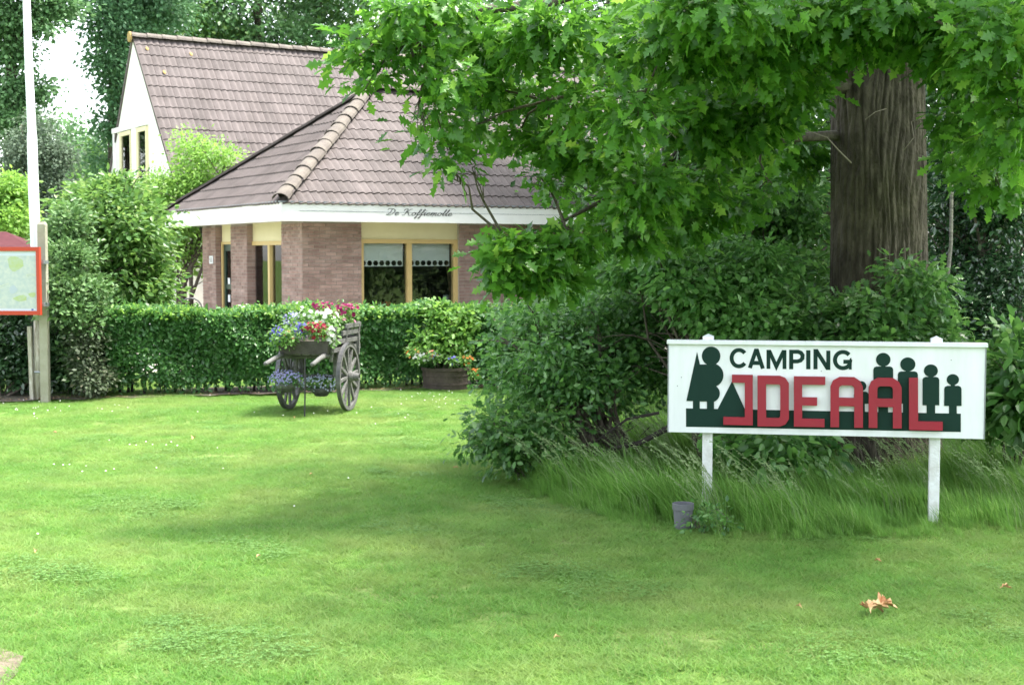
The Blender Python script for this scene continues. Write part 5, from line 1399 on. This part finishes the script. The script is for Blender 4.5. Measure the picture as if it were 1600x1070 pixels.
spec = [('lobelia', 'blue lobelia hanging over the front left corner of the cart', (-.27, -.56, .87), (.09, .08, .11), 'blue', 130, 60, .022),
 ('lobelia', 'pale lavender lobelia at the back left of the cart above the blue ones', (-.24, -.2, 1.0), (.10, .10, .11), 'lavender', 130, 70, .022),
 ('lobelia', 'deep blue lobelia in the middle of the cart front row', (-.02, -.52, .93), (.08, .07, .08), 'blue', 80, 80, .024),
 ('petunia', 'white petunia at the upper left of the cart', (-.08, -.1, 1.09), (.12, .12, .07), 'white', 160, 12, .05),
 ('petunia', 'leafy yellow green plant over the left front edge of the planter box', (-.14, -.55, .86), (.14, .08, .08), 'salmon', 240, 6, .03),
 ('petunia', 'magenta petunia at the top middle of the cart', (.02, .12, 1.14), (.14, .14, .08), 'magenta', 170, 30, .055),
 ('petunia', 'magenta petunia at the top right end of the cart', (.26, .3, 1.12), (.16, .14, .07), 'magenta', 160, 34, .055),
 ('petunia', 'second white petunia between the magenta ones', (.12, -.05, 1.05), (.14, .12, .08), 'white', 160, 26, .055),
 ('petunia', 'bright red petunia in front middle of the planter box', (.16, -.52, .93), (.13, .09, .08), 'red', 220, 44, .05),
 ('petunia', 'white petunia spilling over the right front corner of the cart', (.30, -.42, .86), (.07, .08, .10), 'white', 110, 18, .05),
 ('petunia', 'leafy petunia at the right back of the cart with pink blooms', (.2, .3, .98), (.15, .16, .10), 'pink', 260, 6, .05),
 ('petunia', 'leafy petunia in the centre of the cart with few white blooms', (.05, .0, .95), (.2, .25, .12), 'white', 380, 8, .05)]
for i, (nm, lb, c_, r_, co_, nl, nf, fs) in enumerate(spec):
    flower_plant(nm, lb, 'flower', clocal(*c_), r_, co_, nl, nf, 500+i*3, fs=fs, group=bg_)
# two hanging bowls beneath the cart
for i, (x, y, z, lb, lb2, colr, rad) in enumerate(((.06, -.08, .16, 'small grey bowl hanging below the axle of the cart', 'pale blue lobelia in the bowl hanging below the cart axle', 'paleblue', .12), (-.21, -.5, .24, 'small dark bowl hanging in front of the left cart wheel', 'lavender lobelia in front of the left cart wheel', 'lavender', .11))):
    c_ = clocal(x, y, z)
    bo = empty('hanging_bowl', tuple(c_), label=lb, cat='planter', group='bowls hanging under the cart')
    MB().lathe([(.001, 0), (rad*.55, .005), (rad*.9, .06), (rad, .1), (rad*1.03, .1), (rad*1.03, .09), (rad*.93, .055)], 22).obj('bowl', M['iron'], bo, smooth=True)
    for q in range(3):
        a = q*2.09; MB().tube([(rad*math.cos(a), rad*math.sin(a), .1), (.02*math.cos(a), .02*math.sin(a), .62-z)], .0025, 4).obj('chain', M['iron'], bo)
    flower_plant('lobelia', lb2, 'flower', c_+Vector((0, 0, .14)), (rad*1.7, rad*1.3, .10), colr, 420, 170, 560+i*5, fs=.024, ls=.03, group='lobelias in the bowls under the cart', leaf='leaf_blue')

# ------------------------------------------------------------------ brown tub with flowers and bush
tc = ground_at(696, 607); tb_ = empty('plant_tub', tuple(tc), label='wide dark brown round tub in front of the hedge', cat='planter')
tr_ = 37/FPX*tc.y; thh = P(696, 573, tc.y).z
M['tub'] = mat('brown tub', (.05, .038, .032), .85, col2=(.09, .068, .056), scale=8, bump=.3)
MB().lathe([(.001, 0), (tr_*.93, 0), (tr_*.98, thh*.85), (tr_*1.03, thh*.86), (tr_*1.03, thh), (tr_*.95, thh), (tr_*.93, thh*.8)], 36).obj('tub_wall', M['tub'], tb_)
for z in (.06, thh*.6): MB().lathe([(tr_*.955+z*.04, z), (tr_*.965+z*.04, z+.002), (tr_*.965+z*.04, z+.02), (tr_*.955+z*.04, z+.022)], 36).obj('hoop', M['tub'], tb_)
MB().lathe([(.001, thh*.82), (tr_*.94, thh*.8)], 30).obj('potting_soil', M['earth'], tb_)
M['leaf_hydrangea'] = leafmat('hydrangea leaf', (.06, .16, .025), (.13, .26, .045), (.2, .3, .1), trans=.4, rough=.5)
shrub('hydrangea', 'light green leafy bush growing in the brown tub', 'shrub', (tc.x, tc.y, 0),
      [blob(*b, rd=.25) for b in ((690, 505, tc.y, 30, 24), (668, 535, tc.y-.1, 24, 22), (705, 530, tc.y-.05, 34, 26), (725, 500, tc.y+.1, 18, 20), (685, 485, tc.y+.1, 18, 14))], 2400, .085, 430, M['leaf_hydrangea'], stems=8, sr=.01, cr=.06)
tf = [(653, 555, 'white', 10), (664, 552, 'white', 14), (676, 548, 'salmon', 8), (680, 553, 'lavender', 10), (708, 558, 'blue', 8), (731, 556, 'orange', 10), (740, 577, 'orange', 6), (645, 545, 'orange', 5)]
desc = ['white flowers at the left rim of the brown tub', 'cluster of white flowers left of the salmon ones in the tub', 'salmon flowers in the tub', 'lavender flowers beside the salmon ones in the tub', 'small blue flowers at the tub centre', 'orange flowers at the right rim of the tub', 'orange flowers hanging low at the right side of the tub', 'orange blooms highest at the left of the tub']
for i, (px, py, co_, nf) in enumerate(tf):
    flower_plant('bedding_flower', desc[i], 'flower', P(px, py+6, tc.y-.40), (.075, .06, .06), co_, 90, nf, 600+i*3, fs=.042, ls=.045, group='flowers in the brown tub')

# ------------------------------------------------------------------ metal garden chair behind the hedge
gc = P(301, 470, 21.5); ch = empty('garden_chair', (gc.x, 21.5, 0), R(20), label='round backed metal garden chair half hidden behind the hedge', cat='chair')
zc_ = P(301, 466.5, 21.5).z; hwc = .17
pts_ = [(-hwc, .2, .45), (-hwc, .24, zc_-.16)] + [(hwc*math.cos(math.pi*(1-t/8)), .25, zc_-.16+.16*math.sin(math.pi*t/8)) for t in range(1, 8)] + [(hwc, .24, zc_-.16), (hwc, .2, .45)]
MB().tube(pts_, .012, 8).obj('backrest', M['iron'], ch, smooth=True)
MB().lathe([(.001, .44), (.2, .44), (.21, .455), (.2, .47), (.001, .47)], 20).obj('seat', M['iron'], ch)
for x, y in ((-.15, -.15), (.15, -.15), (-.16, .17), (.16, .17)): MB().tube([(x, y, .44), (x*1.2, y*1.2, 0)], .011, 8).obj('leg', M['iron'], ch)

# ------------------------------------------------------------------ fallen leaves on the lawn
M['dry_leaf'] = mat('dry oak leaf', (.34, .13, .04), .75, col2=(.6, .45, .24), scale=14, bump=.3, coords='Position')
def curled_leaf(L_, W2, seed, curl, lift):
    rg_ = random.Random(seed); T, Fc = oak_template(True); mb = MB(); v = []
    for x, y, z in T:
        yy_ = y - .5
        v.append((yy_*L_, x*W2*2.2, lift*(1 - abs(yy_)*1.2) + curl*abs(x)*L_*1.6 + .06*L_*math.sin(yy_*9+seed)))
    zmin_ = min(p[2] for p in v); v = [(a, b, c - zmin_ + .012) for a, b, c in v]
    mb.add(v, [tuple(int(q) for q in t) for t in Fc]); return mb
lf = ground_at(1368, 968)
dl = empty('dry_leaf', tuple(lf), R(12), label='crumpled dry brown oak leaves lying on the shaded lawn at lower right', cat='leaf')
for i, (dx, dy, rz, L_, cu, li) in enumerate(((-.03, 0, 8, .15, .35, .01), (.05, .01, -14, .13, .5, .012), (.04, .03, 24, .13, .6, .025), (-.07, -.02, 100, .09, .5, .02), (.0, -.015, -4, .11, .4, .02))):
    o = curled_leaf(L_, L_*.36, i, cu, li).obj('leaf', M['dry_leaf'], dl); o.location = (dx, dy, .018 + .004*i); o.rotation_euler = (R(random.uniform(-25, 25)), R(random.uniform(-20, 20)), R(rz))
    sd = o.modifiers.new('thickness', 'SOLIDIFY'); sd.thickness = .002
small = [(302, 693, .09, 'pale dry leaf on the lit lawn left of the cart'), (56, 876, .06, 'small tan leaf on the lawn near the left edge'), (460, 659, .06, 'tiny dark leaf on the lawn in front of the cart'), (404, 884, .045, 'small pale leaf in the middle of the lawn'), (86, 683, .06, 'small dark twiggy leaf on the lawn below the concrete post'), (1372, 892, .05, 'small reddish leaf on the shaded lawn above the big dry leaves'), (1572, 936, .07, 'pale pinkish leaf at the right edge of the lawn'), (1248, 966, .04, 'small pale leaf left of the big dry leaves'), (870, 1017, .04, 'small red brown leaf on the lawn at bottom centre'), (712, 740, .05, 'small white petal-like leaf left of the oak suckers'), (486, 750, .04, 'small greyish leaf on the lawn centre')]
for i, (px, py, L_, lb) in enumerate(small):
    g_ = ground_at(px, py)
    o = curled_leaf(L_, L_*.3, 20+i, .5, .01).obj('fallen_leaf', M['dry_leaf'], None, label=lb, cat='leaf', group='small leaves scattered on the lawn'); o.location = g_ + Vector((0, 0, .025)); o.rotation_euler = (0, 0, random.uniform(0, 3))
